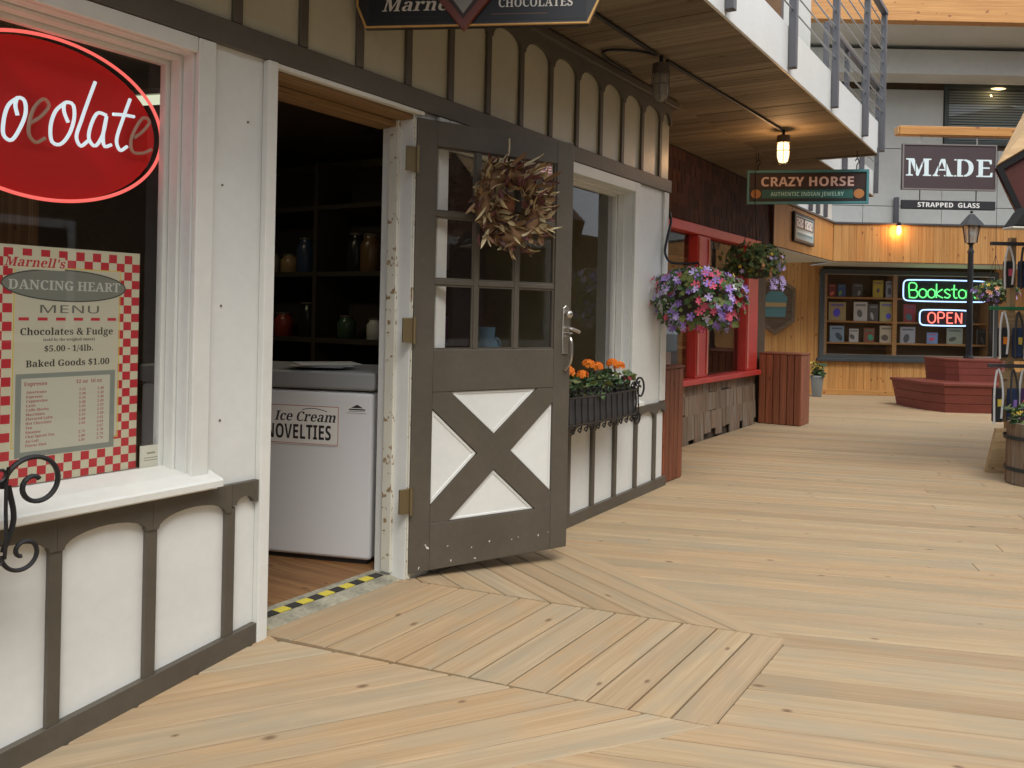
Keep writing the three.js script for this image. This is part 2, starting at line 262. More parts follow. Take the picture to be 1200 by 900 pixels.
// door frame: paint worn through at the hinge side
const wornWhite = tmat(tex(512, 512, .9, .9, (u, v) => { const n = fbm(u, v, 5, 5, 120, 3), c = fbm(u, v, 34, 34, 121, 3), k = clamp((c - .66 + (n - .5) * .25) * 14), q = .97 + .06 * (n - .5); return [lerp(222 * q, 150, k), lerp(220 * q, 128, k), lerp(206 * q, 96, k), 140 - k * 90]; }), { roughness: .5 }, .0012);
for (const [s, y] of [[1.925, 1.66], [1.93, 1.24], [1.935, .84], [2.03, 1.9]]) wpart('nail_head', at(new THREE.CylinderGeometry(.004, .004, .003, 8).rotateZ(Math.PI / 2), .002, y, -s), brass, shop);
wpart('jamb', span(-.182, .012, TH, 2.1, -2.952, -2.975, .003), wornWhite, shop); wpart('jamb', span(-.182, -.002, TH, 2.1, -2.118, -2.1395, .003), whiteTrim, shop);
wpart('door_stop', span(-.13, -.075, TH + .02, 2.1, -2.934, -2.951, .003), wornWhite, shop);
wpart('head_jamb', span(-.182, -.002, 2.098, 2.119, -2.141, -2.951, .003, 'z'), brownRaw, shop); wpart('head_jamb', span(-.20, -.09, 2.07, 2.096, -2.12, -2.949, .003, 'z'), brownRaw, shop);
{ // threshold with striped tape
  const sh = new THREE.Shape([[-.19, -.1], [-.016, -.1], [-.014, TH - .002], [-.085, .035], [-.19, .038]].map((q) => new THREE.Vector2(...q))), g = new THREE.ExtrudeGeometry(sh, { depth: .835, bevelEnabled: false }); g.translate(0, 0, -2.955);
  const th = wpart('threshold', uvm(g, 'z'), threshMat, shop);
  const yel = mat({ color: lin(.62, .52, .06), roughness: .7 }), blk = mat({ color: lin(.03, .028, .025), roughness: .7 }), N = 13;
  for (let i = 0; i < N; i++) { const s = 2.135 + i * .0605; part('tape', at(bx(.045, .0035, .0600), -.122, .0388, 2.6 - s - .03), i % 2 ? yel : blk, th); }
  part('paint_edge', at(bx(.035, .004, .05), -.035, .0335, 2.6 - 2.165), yel, th, null, [0, 0, 0]); 
}
wpart('floor', span(-4.2, -.19, -.02, .037, .6, -5.8, 0, 'x'), interiorFloor, shop);
// room behind: walls and ceiling with thickness
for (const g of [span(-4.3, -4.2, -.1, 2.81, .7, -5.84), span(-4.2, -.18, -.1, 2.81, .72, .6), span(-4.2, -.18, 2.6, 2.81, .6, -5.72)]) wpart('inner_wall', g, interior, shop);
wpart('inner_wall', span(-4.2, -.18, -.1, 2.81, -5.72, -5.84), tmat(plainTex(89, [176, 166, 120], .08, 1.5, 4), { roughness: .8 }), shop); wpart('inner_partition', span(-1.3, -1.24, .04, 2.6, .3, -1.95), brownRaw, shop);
{ // the half-glazed door, swung open on its hinges
  const TD = Math.PI / 180 * 67.8, door = new THREE.Group(); door.name = 'door'; door.position.set(.02, .055, -2.954 + 2.6); door.rotation.y = TD; shop.add(door);
  const W = .9, H = 2.05, T = .044, f = (name, x0, x1, ya, yb, z0 = -T, z1 = 0, m = dark, g = 'y') => part(name, span(x0, x1, ya, yb, z0, z1, .004, g), m, door);
  f('stile', 0, .105, 0, H); f('stile', .796, W, 0, H); f('rail', .105, .796, 1.934, H, -T, -.001, dark, 'x'); f('rail', .105, .796, .812, 1.006, -T, -.001, dark, 'x'); f('rail', .105, .796, 0, .213, -T, -.001, dark, 'x');
  for (const x of [.331, .564]) f('muntin', x - .012, x + .012, 1.006, 1.934, -.036, -.006);
  for (const y of [1.316, 1.627]) { f('muntin', .105, .319, y - .012, y + .012, -.036, -.006, dark, 'x'); f('muntin', .343, .552, y - .012, y + .012, -.036, -.006, dark, 'x'); f('muntin', .576, .796, y - .012, y + .012, -.036, -.006, dark, 'x'); }
  const X = [.105, .319, .343, .552, .576, .796], Y = [1.006, 1.304, 1.328, 1.615, 1.639, 1.934];
  for (let i = 0; i < 6; i += 2) for (let j = 0; j < 6; j += 2) part('pane', plate(X[i + 1] - X[i], Y[j + 1] - Y[j]), glass, door, [(X[i] + X[i + 1]) / 2, (Y[j] + Y[j + 1]) / 2, -.022]);
  for (let i = 0; i < 6; i += 2) for (let j = 0; j < 6; j += 2) part('bead', ext(rect(X[i] + .0005, X[i + 1] - .0005, Y[j] + .0005, Y[j + 1] - .0005), .008, [rect(X[i] + .008, X[i + 1] - .008, Y[j] + .008, Y[j + 1] - .008)]), dark, door, [0, 0, -.0195]);
  const T4 = [[[.198, .812], [.703, .812], [.4505, .597]], [[.105, .741], [.105, .290], [.358, .5155]], [[.796, .741], [.796, .290], [.541, .5155]], [[.198, .213], [.703, .213], [.4505, .434]]];
  const inset = (t, k) => { const cx = (t[0][0] + t[1][0] + t[2][0]) / 3, cy = (t[0][1] + t[1][1] + t[2][1]) / 3; return t.map(([x, y]) => [lerp(x, cx, k), lerp(y, cy, k)]); };
  part('cross_brace', ext(rect(.1055, .7955, .2135, .8115), T - .004, T4.map((t) => inset(t, .012)), 0), dark, door, [0, 0, -T + .002]);
  T4.forEach((t) => { const p = part('panel', ext(inset(t, .02), .014, [], .006), white, door, [0, 0, -.034]); part('moulding', ext(inset(t, .03), .006, [inset(t, .16)], .002), white, p, [0, 0, .0165]); });
  const chip = mat({ color: lin(.7, .68, .63), roughness: .7 });
  for (const [u, v, r] of [[.083, .12, .008], [.092, .108, .009], [.33, .075, .005], [.35, .022, .006], [.43, .09, .006], [.56, .082, .005], [.6, .088, .004], [.72, .082, .006], [.78, .09, .004], [.05, .02, .005], [.22, .03, .006], [.2, .1, .004]]) { const g = new THREE.CircleGeometry(r * .8, 9), gp = g.attributes.position; for (let q = 1; q < gp.count; q++) { const k = q === gp.count - 1 ? 1 : rr(.35, 1.25); gp.setXY(q, gp.getX(q) * k, gp.getY(q) * k); } g.scale(1 + rr(0, 1.4), .8, 1); part('paint_chip', g, chip, door, [u, v, .0012], [0, 0, rr(0, 3)]); }
  for (const y of [.33, 1.095, 1.86]) { const h = part('hinge', at(rb(.055, .11, .012, .003), -.03, y, .004), brass, door); part('pin', at(new THREE.CylinderGeometry(.0085, .0085, .125, 8), -.001, y, .012), brass, h); }
  const hd = part('handle', ext([[-.017, -.11], [.017, -.11], [.021, -.03], [.017, .12], [0, .135], [-.017, .12], [-.021, -.03]], .006, [], .002), nickel, door, [.862, 1.09, .001]);
  part('grip', tube([V(0, -.02, .004), V(0, -.03, .045), V(0, -.08, .058), V(0, -.15, .048), V(0, -.19, .006)], .008, 20, 8), nickel, hd);
  part('knob', at(new THREE.SphereGeometry(.022, 14, 10), 0, .09, .028), nickel, hd); part('thumb_latch', at(rb(.022, .008, .045, .003), .0, -.005, .03), nickel, hd);
  const lev = part('lever', tube([V(0, .02, .0), V(0, .02, .035), V(.02, .012, .05), V(.055, .0, .05)], .0085, 14, 8), nickel, hd);
  const fl = canvasTex(96, 64, (g, w, h) => { for (let i = 0; i < 7; i++) { g.fillStyle = i % 2 ? '#f2e8e6' : '#c96a72'; g.fillRect(0, i * h / 7, w, h / 7 + 1); } g.fillStyle = '#3d3f6e'; g.fillRect(0, 0, w * .42, h * .55); });
  part('flag_sticker', plate(.066, .046), mat({ map: fl, roughness: .6 }), door, [.74, 1.902, -.0195]);
}

// ---------------------------------------------------------------- things at the shop front
{ // neon sign inside the window
  const nz = (u, v) => { const p = onX(u, v, -.15); return [p.z, p.y]; };
  const n = thing('neon_sign', 'red oval neon sign with white script lettering hung inside the window', 'neon sign', [-.17, 1.55, -1.4]);
  const P = (z, y, x = 0) => V(x, y - 1.55, z + 1.4);
  const ring = []; for (let i = 0; i < 40; i++) { const a = i / 40 * Math.PI * 2; ring.push(P(-1.40 + .38 * Math.cos(a), 1.80 + .248 * Math.sin(a), .03)); }
  const backPts = []; for (let i = 0; i < 48; i++) { const a = i / 48 * Math.PI * 2; backPts.push([.375 * Math.cos(a), .243 * Math.sin(a)]); }
  const bk = ext(backPts, .006); bk.rotateY(Math.PI / 2); bk.translate(-.008, .25, 0); part('backing', bk, mat({ color: lin(.58, .006, .006), roughness: .9 }), n);
  const neonRed = mat({ color: lin(.3, .05, .05), emissive: lin(.56, .085, .07), emissiveIntensity: 1 });
  part('tube_ring', tube(ring, .0055, 160, 8, true), neonRed, n);
  const lit = mat({ color: lin(.4, .45, .5), emissive: lin(.30, .37, .39), emissiveIntensity: 1 }), off = mat({ color: lin(.5, .33, .24), roughness: .35 });
  const K = 818 / 200, c = (a) => a.map(([x, y]) => { const [z, yy] = nz(x / K, 30 + y / K); return P(z, yy, .022); });
  const L = [
    [[[85, 345], [40, 380], [15, 460], [18, 530], [50, 550], [95, 490], [122, 410], [112, 355], [85, 345], [72, 380], [82, 430]], 1],
    [[[140, 470], [200, 430], [232, 380], [210, 352], [165, 390], [138, 470], [140, 530], [170, 560], [215, 540]], 0],
    [[[310, 370], [265, 410], [240, 490], [250, 560], [285, 570], [330, 520], [355, 430], [345, 375], [310, 370], [305, 410], [325, 465]], 1],
    [[[455, 270], [425, 350], [390, 450], [365, 540], [385, 577], [422, 552]], 1],
    [[[508, 430], [470, 418], [437, 470], [425, 545], [452, 578], [488, 530], [510, 430], [492, 535], [500, 580], [532, 572]], 1],
    [[[622, 352], [590, 440], [557, 560], [575, 598], [608, 580]], 1], [[[540, 425], [590, 428], [642, 437]], 1],
    [[[640, 540], [690, 500], [714, 458], [690, 442], [650, 490], [625, 560], [635, 605], [680, 612], [725, 595]], 0],
    [[[-150, 310], [-120, 170], [-140, 420], [-175, 520], [-120, 400], [-85, 380], [-95, 500], [-60, 520]], 1], [[[-250, 260], [-290, 210], [-350, 260], [-380, 400], [-340, 510], [-260, 480]], 1]];
  for (const [pts, on] of L) part('letter_tube', tube(c(pts), .0055, 48, 7), on ? lit : off, n);
  const a = new THREE.RectAreaLight(0xff2418, .15, .7, .45); a.position.set(.075, .25, 0); a.lookAt(a.position.clone().add(n.position).add(V(1, 0, 0))); n.add(a);
  for (const z of [-.2, .2]) part('hanging_wire', rod(V(0, .46, z), V(0, 1.05, z), .0015), iron, n);
}
{ // menu board
  const t = canvasTex(720, 1100, (g, w, h) => {
    g.fillStyle = '#c4c0a4'; g.fillRect(0, 0, w, h);
    const q = 42; for (let j = 0; j < h / q; j++) for (let i = 0; i < w / q; i++) { const edge = i < 2 || i > w / q - 3.2 || j < 2 || j > h / q - 4; if (edge && (i + j) % 2) { g.fillStyle = '#b3202c'; g.fillRect(i * q + 6, j * q + 14, q, q); } }
    g.strokeStyle = '#c9b24a'; g.lineWidth = 5; g.strokeRect(98, 96, w - 204, h - 270);
    g.fillStyle = '#bcb9a2'; g.fillRect(102, 100, w - 212, h - 278);
    g.fillStyle = '#76796e'; g.beginPath(); g.ellipse(w / 2 - 18, 178, 300, 74, .02, 0, 7); g.fill(); g.strokeStyle = '#3d4038'; g.lineWidth = 6; g.stroke();
    g.textAlign = 'center'; g.fillStyle = '#b9bbb0'; g.font = 'bold 62px serif'; g.fillText('DANCING HEART', w / 2 - 18, 200);
    g.fillStyle = '#c4c0a4'; g.fillRect(70, 46, 260, 62); g.fillStyle = '#b3202c'; g.font = 'italic bold 58px serif'; g.fillText("Marnell's", 190, 96);
    g.fillStyle = '#5a5a50'; g.font = '64px sans-serif'; g.save(); g.translate(w / 2, 308); g.scale(1.7, .8); g.fillText('MENU', 0, 0); g.restore();
    g.fillStyle = '#b3202c'; for (let i = 0; i < 6; i++) g.fillRect(120 + i * 86, 330, 46, 14);
    g.fillStyle = '#191815'; g.font = 'bold 46px serif'; g.fillText('Chocolates & Fudge', w / 2 - 6, 412); g.font = 'bold 18px serif'; g.fillText('(sold by the weighed ounce)', w / 2, 440); g.font = 'bold 40px serif'; g.fillText('$5.00 - 1/4lb.', w / 2, 490); g.font = 'bold 44px serif'; g.fillText('Baked Goods $1.00', w / 2, 560);
    g.fillStyle = '#7f857c'; g.fillRect(112, 590, w - 236, 386); g.fillStyle = '#bab9a6'; g.fillRect(138, 612, w - 288, 338);
    g.textAlign = 'left'; g.fillStyle = '#8e2a30'; g.font = 'bold 24px serif'; g.fillText('Espresso', 150, 646); g.fillText('12 oz  16 oz', 395, 646);
    const r = ['Americano', 'Espresso', 'Cappuccino', 'Latte', 'Caffe Mocha', 'Macchiato', 'Flavored Latte', 'Hot Chocolate', 'Tea', 'Steamer', 'Chai Spiced Tea', 'Au Lait', 'Flavor Shot'];
    g.font = 'bold 17px serif'; r.forEach((s, i) => { const y = 682 + i * 20.5; g.fillText(s, 160, y); if (i !== 9) g.fillText('2.' + (25 + 5 * i), 412, y); g.fillText('2.' + (40 + 3 * i), 505, y); });
  });
  const b = thing('menu_board', 'checkered red and cream menu board standing behind the window glass', 'menu board', [-.128, .69, -1.466]);
  part('board', at(bx(.006, .715, .468), 0, .36, 0), mat({ color: lin(.5, .47, .36), roughness: .8 }), b);
  part('print', plate(.466, .713), mat({ map: t, roughness: .55 }), b, [.0042, .36, 0], [0, Math.PI / 2, 0]);
}
{
  const t = canvasTex(128, 110, (g, w, h) => { g.fillStyle = '#c9c7b6'; g.fillRect(0, 0, w, h); g.fillStyle = '#8a8878'; g.fillRect(40, 34, 50, 9); g.fillRect(22, 60, 84, 4); g.fillRect(22, 72, 84, 4); });
  const b = thing('paper_card', 'small white paper card in the bottom corner of the window', 'card', [-.111, .69, -1.745]);
  part('sheet', at(bx(.002, .075, .08), 0, .038, 0), mat({ color: lin(.55, .53, .45) }), b); part('print', plate(.079, .074), mat({ map: t }), b, [.0017, .038, 0], [0, Math.PI / 2, 0]);
}
{ // wreath of dried husks on the door
  const TD = Math.PI / 180 * 67.8, base = V(.02, .055, -2.954), lx = V(Math.cos(TD), 0, -Math.sin(TD)), lz = V(Math.sin(TD), 0, Math.cos(TD));
  const c = base.clone().addScaledVector(lx, .475).addScaledVector(lz, .002).add(V(0, 1.69, 0));
  const w = thing('wreath', 'round wreath of dried corn husks and leaves hanging on the open door', 'wreath', c.toArray(), TD);
  const cols = [[.34, .24, .11], [.48, .38, .20], [.20, .11, .05], [.17, .06, .06], [.58, .49, .30], [.26, .16, .08], [.10, .05, .04]].map((q) => mat({ color: lin(...q), roughness: .9, side: THREE.DoubleSide }));
  const leaf = (L, W, b) => { const p = [], N = 4; for (let i = 0; i < N; i++) { const a = i / N, e = (i + 1) / N, wa = W * Math.sin(Math.PI * (.12 + .86 * a)), we = W * Math.sin(Math.PI * (.12 + .86 * e)) * (i === N - 1 ? .1 : 1), za = b * a * a, ze = b * e * e; for (const s of [-1, 1]) { const A = [s * wa, a * L, za], B = [s * we, e * L, ze], C0 = [0, a * L, za - W * .35], D0 = [0, e * L, ze - W * .35]; p.push(...C0, ...A, ...B, ...C0, ...B, ...D0); } } const g = new THREE.BufferGeometry(); g.setAttribute('position', new THREE.Float32BufferAttribute(p, 3)); g.setAttribute('uv', new THREE.Float32BufferAttribute(new Float32Array(p.length / 3 * 2), 2)); g.computeVertexNormals(); return g; };
  const gs = [leaf(.07, .011, .03), leaf(.06, .014, .04), leaf(.09, .008, .02), leaf(.05, .017, .03)];
  part('ring', at(new THREE.TorusGeometry(.135, .035, 8, 36), 0, 0, .04), cols[2], w);
  for (let i = 0; i < 290; i++) {
    const a = rr(0, Math.PI * 2), r = rr(.075, .195), o = new THREE.Mesh(pick(gs), pick(cols)); o.name = 'husk'; o.castShadow = o.receiveShadow = true;
    o.position.set(r * Math.cos(a), r * Math.sin(a), rr(.03, .085)); o.rotation.order = 'ZXY'; o.rotation.set(rr(.0, .9), rr(-1.2, 1.2), a - Math.PI / 2 + rr(-1.3, 1.3) + (r < .11 ? rr(1, 2.5) : 0)); o.scale.setScalar(rr(.7, 1.2)); w.add(o);
  }
  w.scale.setScalar(1.12); const bow = part('seed_pod', new THREE.SphereGeometry(.05, 10, 8), mat({ color: lin(.22, .08, .03), roughness: .8 }), w, [.005, .005, .02]); bow.scale.set(.8, 1, .35);
  part('twine', tube([V(-.04, .16, .06), V(0, .24, .03), V(.01, .29, .015)], .004, 10, 5), cols[4], w);
}
{ // projecting shop sign, black and gold with a diamond
  const a = Math.PI / 180 * (90 - 63.7), p0 = V(.045, 2.38, -2.55);
  const s = thing('hanging_sign', 'black shop sign with gold edge and red diamond above the doorway', 'sign', p0.toArray(), a);
  const out = [[.02, 0], [.925, 0], [.965, .09], [.965, .2], [.925, .29], [.02, .29], [-.018, .2], [-.018, .09]];
  part('board', ext(out, .03, [], .003), mat({ color: lin(.016, .014, .013), roughness: .35 }), s, [0, 0, -.03]);
  const ctr = [.475, .145], ins = out.map(([x, y]) => [lerp(x, ctr[0], .018), lerp(y, ctr[1], .05)]);
  part('gold_edge', ext(out, .008, [ins], .002), mat({ color: lin(.55, .32, .1), roughness: .4, metalness: .2 }), s, [0, 0, .001]);
  const t = canvasTex(1024, 340, (g, w, h) => {
    g.fillStyle = '#0d0c0b'; g.fillRect(0, 0, w, h); g.fillStyle = '#cfcabd'; g.font = 'italic bold 96px serif'; g.fillText("Marnell's", 60, 278);
    g.save(); g.translate(615, 268); g.scale(.75, 1); g.font = 'bold 66px serif'; g.fillText('CHOCOLATES', 0, 0); g.restore(); g.fillStyle = '#5d3c24'; g.fillRect(585, 302, 260, 5); g.fillStyle = '#2e221a'; g.fillRect(120, 308, 240, 4);
  });
  part('lettering', plate(.88, .25), mat({ map: t, roughness: .4 }), s, [.475, .145, .0045]);
  const dm = (k) => [[.428, .17 - k], [.428 + k * .82, .17], [.428, .17 + k], [.428 - k * .82, .17]];
  const d = part('diamond', ext(dm(.196), .022, [], .004), mat({ color: lin(.16, .045, .03), roughness: .4 }), s, [0, 0, .005]);
  const em = canvasTex(256, 256, (g, w, h) => { g.fillStyle = '#3a2a26'; g.fillRect(0, 0, w, h); g.fillStyle = '#8d8d86'; g.beginPath(); g.moveTo(128, 238); g.lineTo(62, 150); g.lineTo(84, 60); g.lineTo(172, 60); g.lineTo(194, 150); g.fill(); g.fillStyle = '#2b2422'; g.fillRect(70, 140, 116, 16); g.fillRect(96, 176, 64, 8); g.fillStyle = '#c9c6bb'; g.font = 'bold 44px serif'; g.textAlign = 'center'; g.fillText('M', 128, 124); });
  const eg = new THREE.ShapeGeometry(new THREE.Shape(dm(.15).map((q) => new THREE.Vector2(...q)))), ep = eg.attributes.position, eu = eg.attributes.uv; for (let i = 0; i < ep.count; i++) eu.setXY(i, (ep.getX(i) - .428) / .30 + .5, (ep.getY(i) - .17) / .30 + .5);
  part('emblem', eg, mat({ map: em, roughness: .5 }), d, [0, 0, .0265]);
  part('bracket', at(rb(1.0, .025, .025, .003), .46, .34, -.015), iron, s); for (const x of [.15, .8]) part('hanger', rod(V(x, .288, -.015), V(x, .33, -.015), .006), iron, s);
  part('wall_plate', at(rb(.02, .16, .08, .003), -.03, .34, -.015), iron, s);
}
// ---- flowers and foliage
const leafQuad = (() => { const p = [0, 0, 0, .5, .35, .12, 0, 1, 0, 0, 0, 0, 0, 1, 0, -.5, .35, .12], g = new THREE.BufferGeometry(); g.setAttribute('position', new THREE.Float32BufferAttribute(p, 3)); g.setAttribute('uv', new THREE.Float32BufferAttribute([0, 0, 1, .5, 0, 1, 0, 0, 0, 1, 1, .5], 2)); g.computeVertexNormals(); return g; })();
const bloom = (n = 5, cup = .3) => { const p = []; for (let i = 0; i < n; i++) { const a = i / n * 6.283, e = 6.283 / n; const A = [Math.cos(a) * .35, Math.sin(a) * .35, cup * .4], B = [Math.cos(a + e * .25), Math.sin(a + e * .25), cup], C0 = [Math.cos(a + e * .75), Math.sin(a + e * .75), cup], D0 = [Math.cos(a + e) * .35, Math.sin(a + e) * .35, cup * .4]; p.push(0, 0, 0, ...A, ...D0, ...A, ...B, ...C0, ...A, ...C0, ...D0); } const g = new THREE.BufferGeometry(); g.setAttribute('position', new THREE.Float32BufferAttribute(p, 3)); g.setAttribute('uv', new THREE.Float32BufferAttribute(new Float32Array(p.length / 3 * 2), 2)); g.computeVertexNormals(); return g; };
const bloomG = bloom();
const aim = (g, pos, dir, size, spin = rr(0, 6.28)) => { const c = g.clone(), q = new THREE.Quaternion().setFromUnitVectors(V(0, 0, 1), dir.clone().normalize()); c.rotateZ(spin); c.scale(size, size, size); c.applyQuaternion(q); c.translate(pos.x, pos.y, pos.z); return c; };
const leafMats = [[.045, .10, .025], [.075, .14, .035], [.03, .07, .02], [.14, .17, .04]].map((q) => new THREE.MeshPhysicalMaterial({ color: lin(...q), roughness: .75, side: THREE.DoubleSide, transmission: .25, thickness: 0 }));
const petal = (c) => new THREE.MeshPhysicalMaterial({ color: lin(...c), roughness: .8, side: THREE.DoubleSide, transmission: .2, thickness: 0 });
const PET = { pink: petal([.62, .09, .16]), violet: petal([.30, .18, .55]), lilac: petal([.50, .40, .72]), white: petal([.75, .72, .75]), yellow: petal([.7, .5, .06]), orange: petal([.85, .24, .01]), deep: petal([.25, .05, .28]), peach: petal([.75, .35, .18]) };
function foliage(parent, n, pos, size, mats = leafMats, name = 'foliage') { const by = mats.map(() => []); for (let i = 0; i < n; i++) { const [p, d] = pos(); by[Math.floor(rnd() * mats.length)].push(aim(leafQuad, p, d.clone().add(V(rr(-.7, .7), rr(-.7, .7), rr(-.7, .7))), size * rr(.6, 1.3))); } by.forEach((a, i) => a.length && part(name, merge(a), mats[i], parent, null, null, { kind: 'stuff' })); }
function basket(label, pos, R, droop, flowers, nL = 420, chain = R * 1.9) {
  const b = thing('hanging_basket', label, 'flower basket', pos.toArray(), 0, 'hanging flower baskets');
  const prof = [[.001, -.17], [.08, -.165], [.12, -.11], [.145, -.02], [.15, 0], [.14, 0]].map(([r, y]) => new THREE.Vector2(r * R / .24, y * R / .24)); part('bowl', new THREE.LatheGeometry(prof, 20), mat({ color: lin(.05, .04, .03), roughness: .9 }), b);
  const surf = (k) => () => { const a = rr(0, 6.283), e = rr(-.9, 1.0), r = R * k * Math.sqrt(1 - Math.min(.9, Math.abs(e) ** (e > 0 ? 2.2 : 3.2))) * rr(.75, 1.12); const y = e > 0 ? e * R * .5 : e * droop * 1.25; const d = V(Math.cos(a), .35 + e * .5, Math.sin(a)); return [V(Math.cos(a) * r, y, Math.sin(a) * r), d]; };
  foliage(b, nL, surf(1), .05);
  for (const [k, n, s, lowOnly] of flowers) { const a = [], f = surf(1.05); for (let i = 0; i < n; i++) { let [p, d] = f(); if (lowOnly && p.y > .02) { i--; continue; } a.push(aim(bloomG, p, d.clone().add(V(rr(-.3, .3), rr(-.2, .4), rr(-.3, .3))), s * rr(.8, 1.15))); } part(k + '_flowers', merge(a), PET[k], b, null, null, { kind: 'stuff' }); }
  for (let i = 0; i < 3; i++) { const a = i * 2.094 + .4; part('chain', rod(V(Math.cos(a) * R * .55, 0, Math.sin(a) * R * .55), V(0, chain, 0), .003, 4), iron, b); }
  return b;
}
basket('large hanging basket of pink and violet petunias beside the white pillar', V(.27, 1.42, -5.78), .31, .24, [['pink', 105, .030], ['violet', 90, .030], ['lilac', 70, .030], ['white', 8, .03], ['yellow', 5, .02]], 640, .21);
{
  const k = thing('basket_bracket', 'black iron bracket arm fixed to the white pillar above the petunia basket', 'bracket', [.02, 1.65, -5.80]);
  part('arm', tube([V(.0, .33, -.06), V(.012, .29, -.05), V(.016, .16, .02), V(.018, .04, .06), V(.05, -.02, .05), V(.14, -.035, .03), V(.25, -.03, .02)], .009, 30, 6), iron, k); part('plate', at(rb(.012, .05, .03, .003), 0, .325, -.06), iron, k);
}
basket('hanging basket of yellow and lilac flowers in front of the red window', V(-.02, 1.80, -8.0), .27, .14, [['yellow', 16, .02], ['peach', 10, .022], ['lilac', 6, .024], ['deep', 6, .024]], 560);
{ const b = scene.children[scene.children.length - 1], a = []; for (let i = 0; i < 34; i++) { const t = rnd(); a.push(aim(bloomG, V(.20 + rr(-.05, .07), -t * .34 + .03, rr(-.12, .06)), V(rr(0, 1), .2, rr(-.2, 1)), .026)); } part('trailing_lilac_flowers', merge(a), PET.lilac, b, null, null, { kind: 'stuff' }); part('chain', rod(V(0, .5, 0), V(0, 1.0, 0), .003, 4), iron, b); }
// ---- wrought iron flower box under the right-hand window, and the matching one at the left window
function scroll(c, r0, turns, dir, ax) { const p = [], N = 26; for (let i = 0; i <= N; i++) { const t = i / N, a = dir * t * turns * 6.283, r = r0 * (1 - .82 * t); p.push(V(0, 0, 0).addScaledVector(ax, Math.cos(a) * r + c[0]).add(V(0, Math.sin(a) * r + c[1], 0))); } return p; }
function flowerBox(label, s0, s1, yb, flowers) {
  const f = thing('flower_box', label, 'planter', [.12, yb, -(s0 + s1) / 2]), L = s1 - s0, h = L / 2;
  part('trough', ext([[-h + .02, .02], [h - .02, .02], [h - .01, .16], [-h + .01, .16]], .15), mat({ color: lin(.055, .055, .058), roughness: .55 }), f, [.075 - .15, 0, 0], [0, Math.PI / 2, 0]);
  part('soil', at(bx(.14, .012, L - .05), 0, .155, 0), mat({ color: lin(.03, .022, .015), roughness: 1 }), f);
  const n = Math.round(L / .075);
  for (let i = 0; i <= n; i++) { const z = lerp(-h, h, i / n); part('picket', tube([V(.088, -.02, z), V(.094, .03, z), V(.09, .1, z), V(.092, .19, z), V(.1, .215, z)], .005, 12, 5), iron, f); const zz = V(0, 0, 1); part('scroll', tube(scroll([z + .02, .2], .024, 1.1, -1, zz).map((p) => p.add(V(.095, 0, 0))), .0042, 22, 5), iron, f); part('scroll', tube(scroll([z + .02, -.025], .02, 1.0, 1, zz).map((p) => p.add(V(.09, 0, 0))), .0042, 22, 5), iron, f); }
  for (const y of [.015, .165]) part('rail', tube([V(-.1, y, -h), V(.06, y, -h), V(.092, y, -h + .03), V(.092, y, h - .03), V(.06, y, h), V(-.1, y, h)], .006, 50, 5), iron, f);
  for (const s of [-1, 1]) { const ax = V(0, 0, -s); const e = V(.03, 0, s * -0); part('end_scroll', tube(scroll([-h - .09, .155], .085, 1.35, 1, V(0, 0, s)).map((p) => p.add(V(.06, 0, 0))), .007, 40, 6), iron, f); part('end_scroll', tube(scroll([-h - .06, -.02], .055, 1.2, -1, V(0, 0, s)).map((p) => p.add(V(.06, 0, 0))), .006, 36, 6), iron, f); part('bar', tube([V(.06, .16, -s * (h + .02)), V(.06, .07, -s * (h + .035)), V(.06, -.01, -s * (h + .01))], .007, 14, 6), iron, f); }
  foliage(f, 330, () => [V(rr(-.07, .08), rr(.16, .27), rr(-h + .03, h - .03)), V(rr(-.5, .5), 1, rr(-.5, .5))], .055);
  for (const [z, y, s, c] of flowers) { const a = []; for (let q = 0; q < 5; q++) { const e = 1.45 - q * .33; for (let i = 0; i < 9; i++) { const t = i / 9 * 6.283 + q; a.push(aim(leafQuad, V(0, 0, 0), V(Math.cos(t) * Math.cos(e * .95), Math.sin(e) * .6 + .1, Math.sin(t) * Math.cos(e * .95)), s * (.9 - q * .08))); } } const hd = []; for (let i = 0; i < 46; i++) { const t = rr(0, 6.28), e = Math.asin(rr(-.15, 1)), d = V(Math.cos(t) * Math.cos(e), Math.sin(e), Math.sin(t) * Math.cos(e)); hd.push(aim(bloomG, d.clone().multiplyScalar(s * .72).multiply(V(1, .85, 1)), d, s * .36)); } part('marigold', merge(hd), PET[c], f, [rr(-.02, .06), y, z]); part('stem', rod(V(.02, .15, z), V(.02, y, z), .004, 5), leafMats[0], f); }
  return f;
}
flowerBox('black iron flower box of orange marigolds under the window', 3.98, 4.95, .61, [[.33, .30, .052, 'orange'], [.40, .32, .042, 'yellow'], [.02, .33, .045, 'orange'], [-.10, .31, .044, 'orange'], [-.2, .33, .042, 'orange'], [-.29, .31, .042, 'orange'], [-.42, .23, .032, 'pink'], [.2, .28, .04, 'orange']]);
flowerBox('black iron flower box with scrolled end below the neon sign window', .28, 1.12, .60, []);
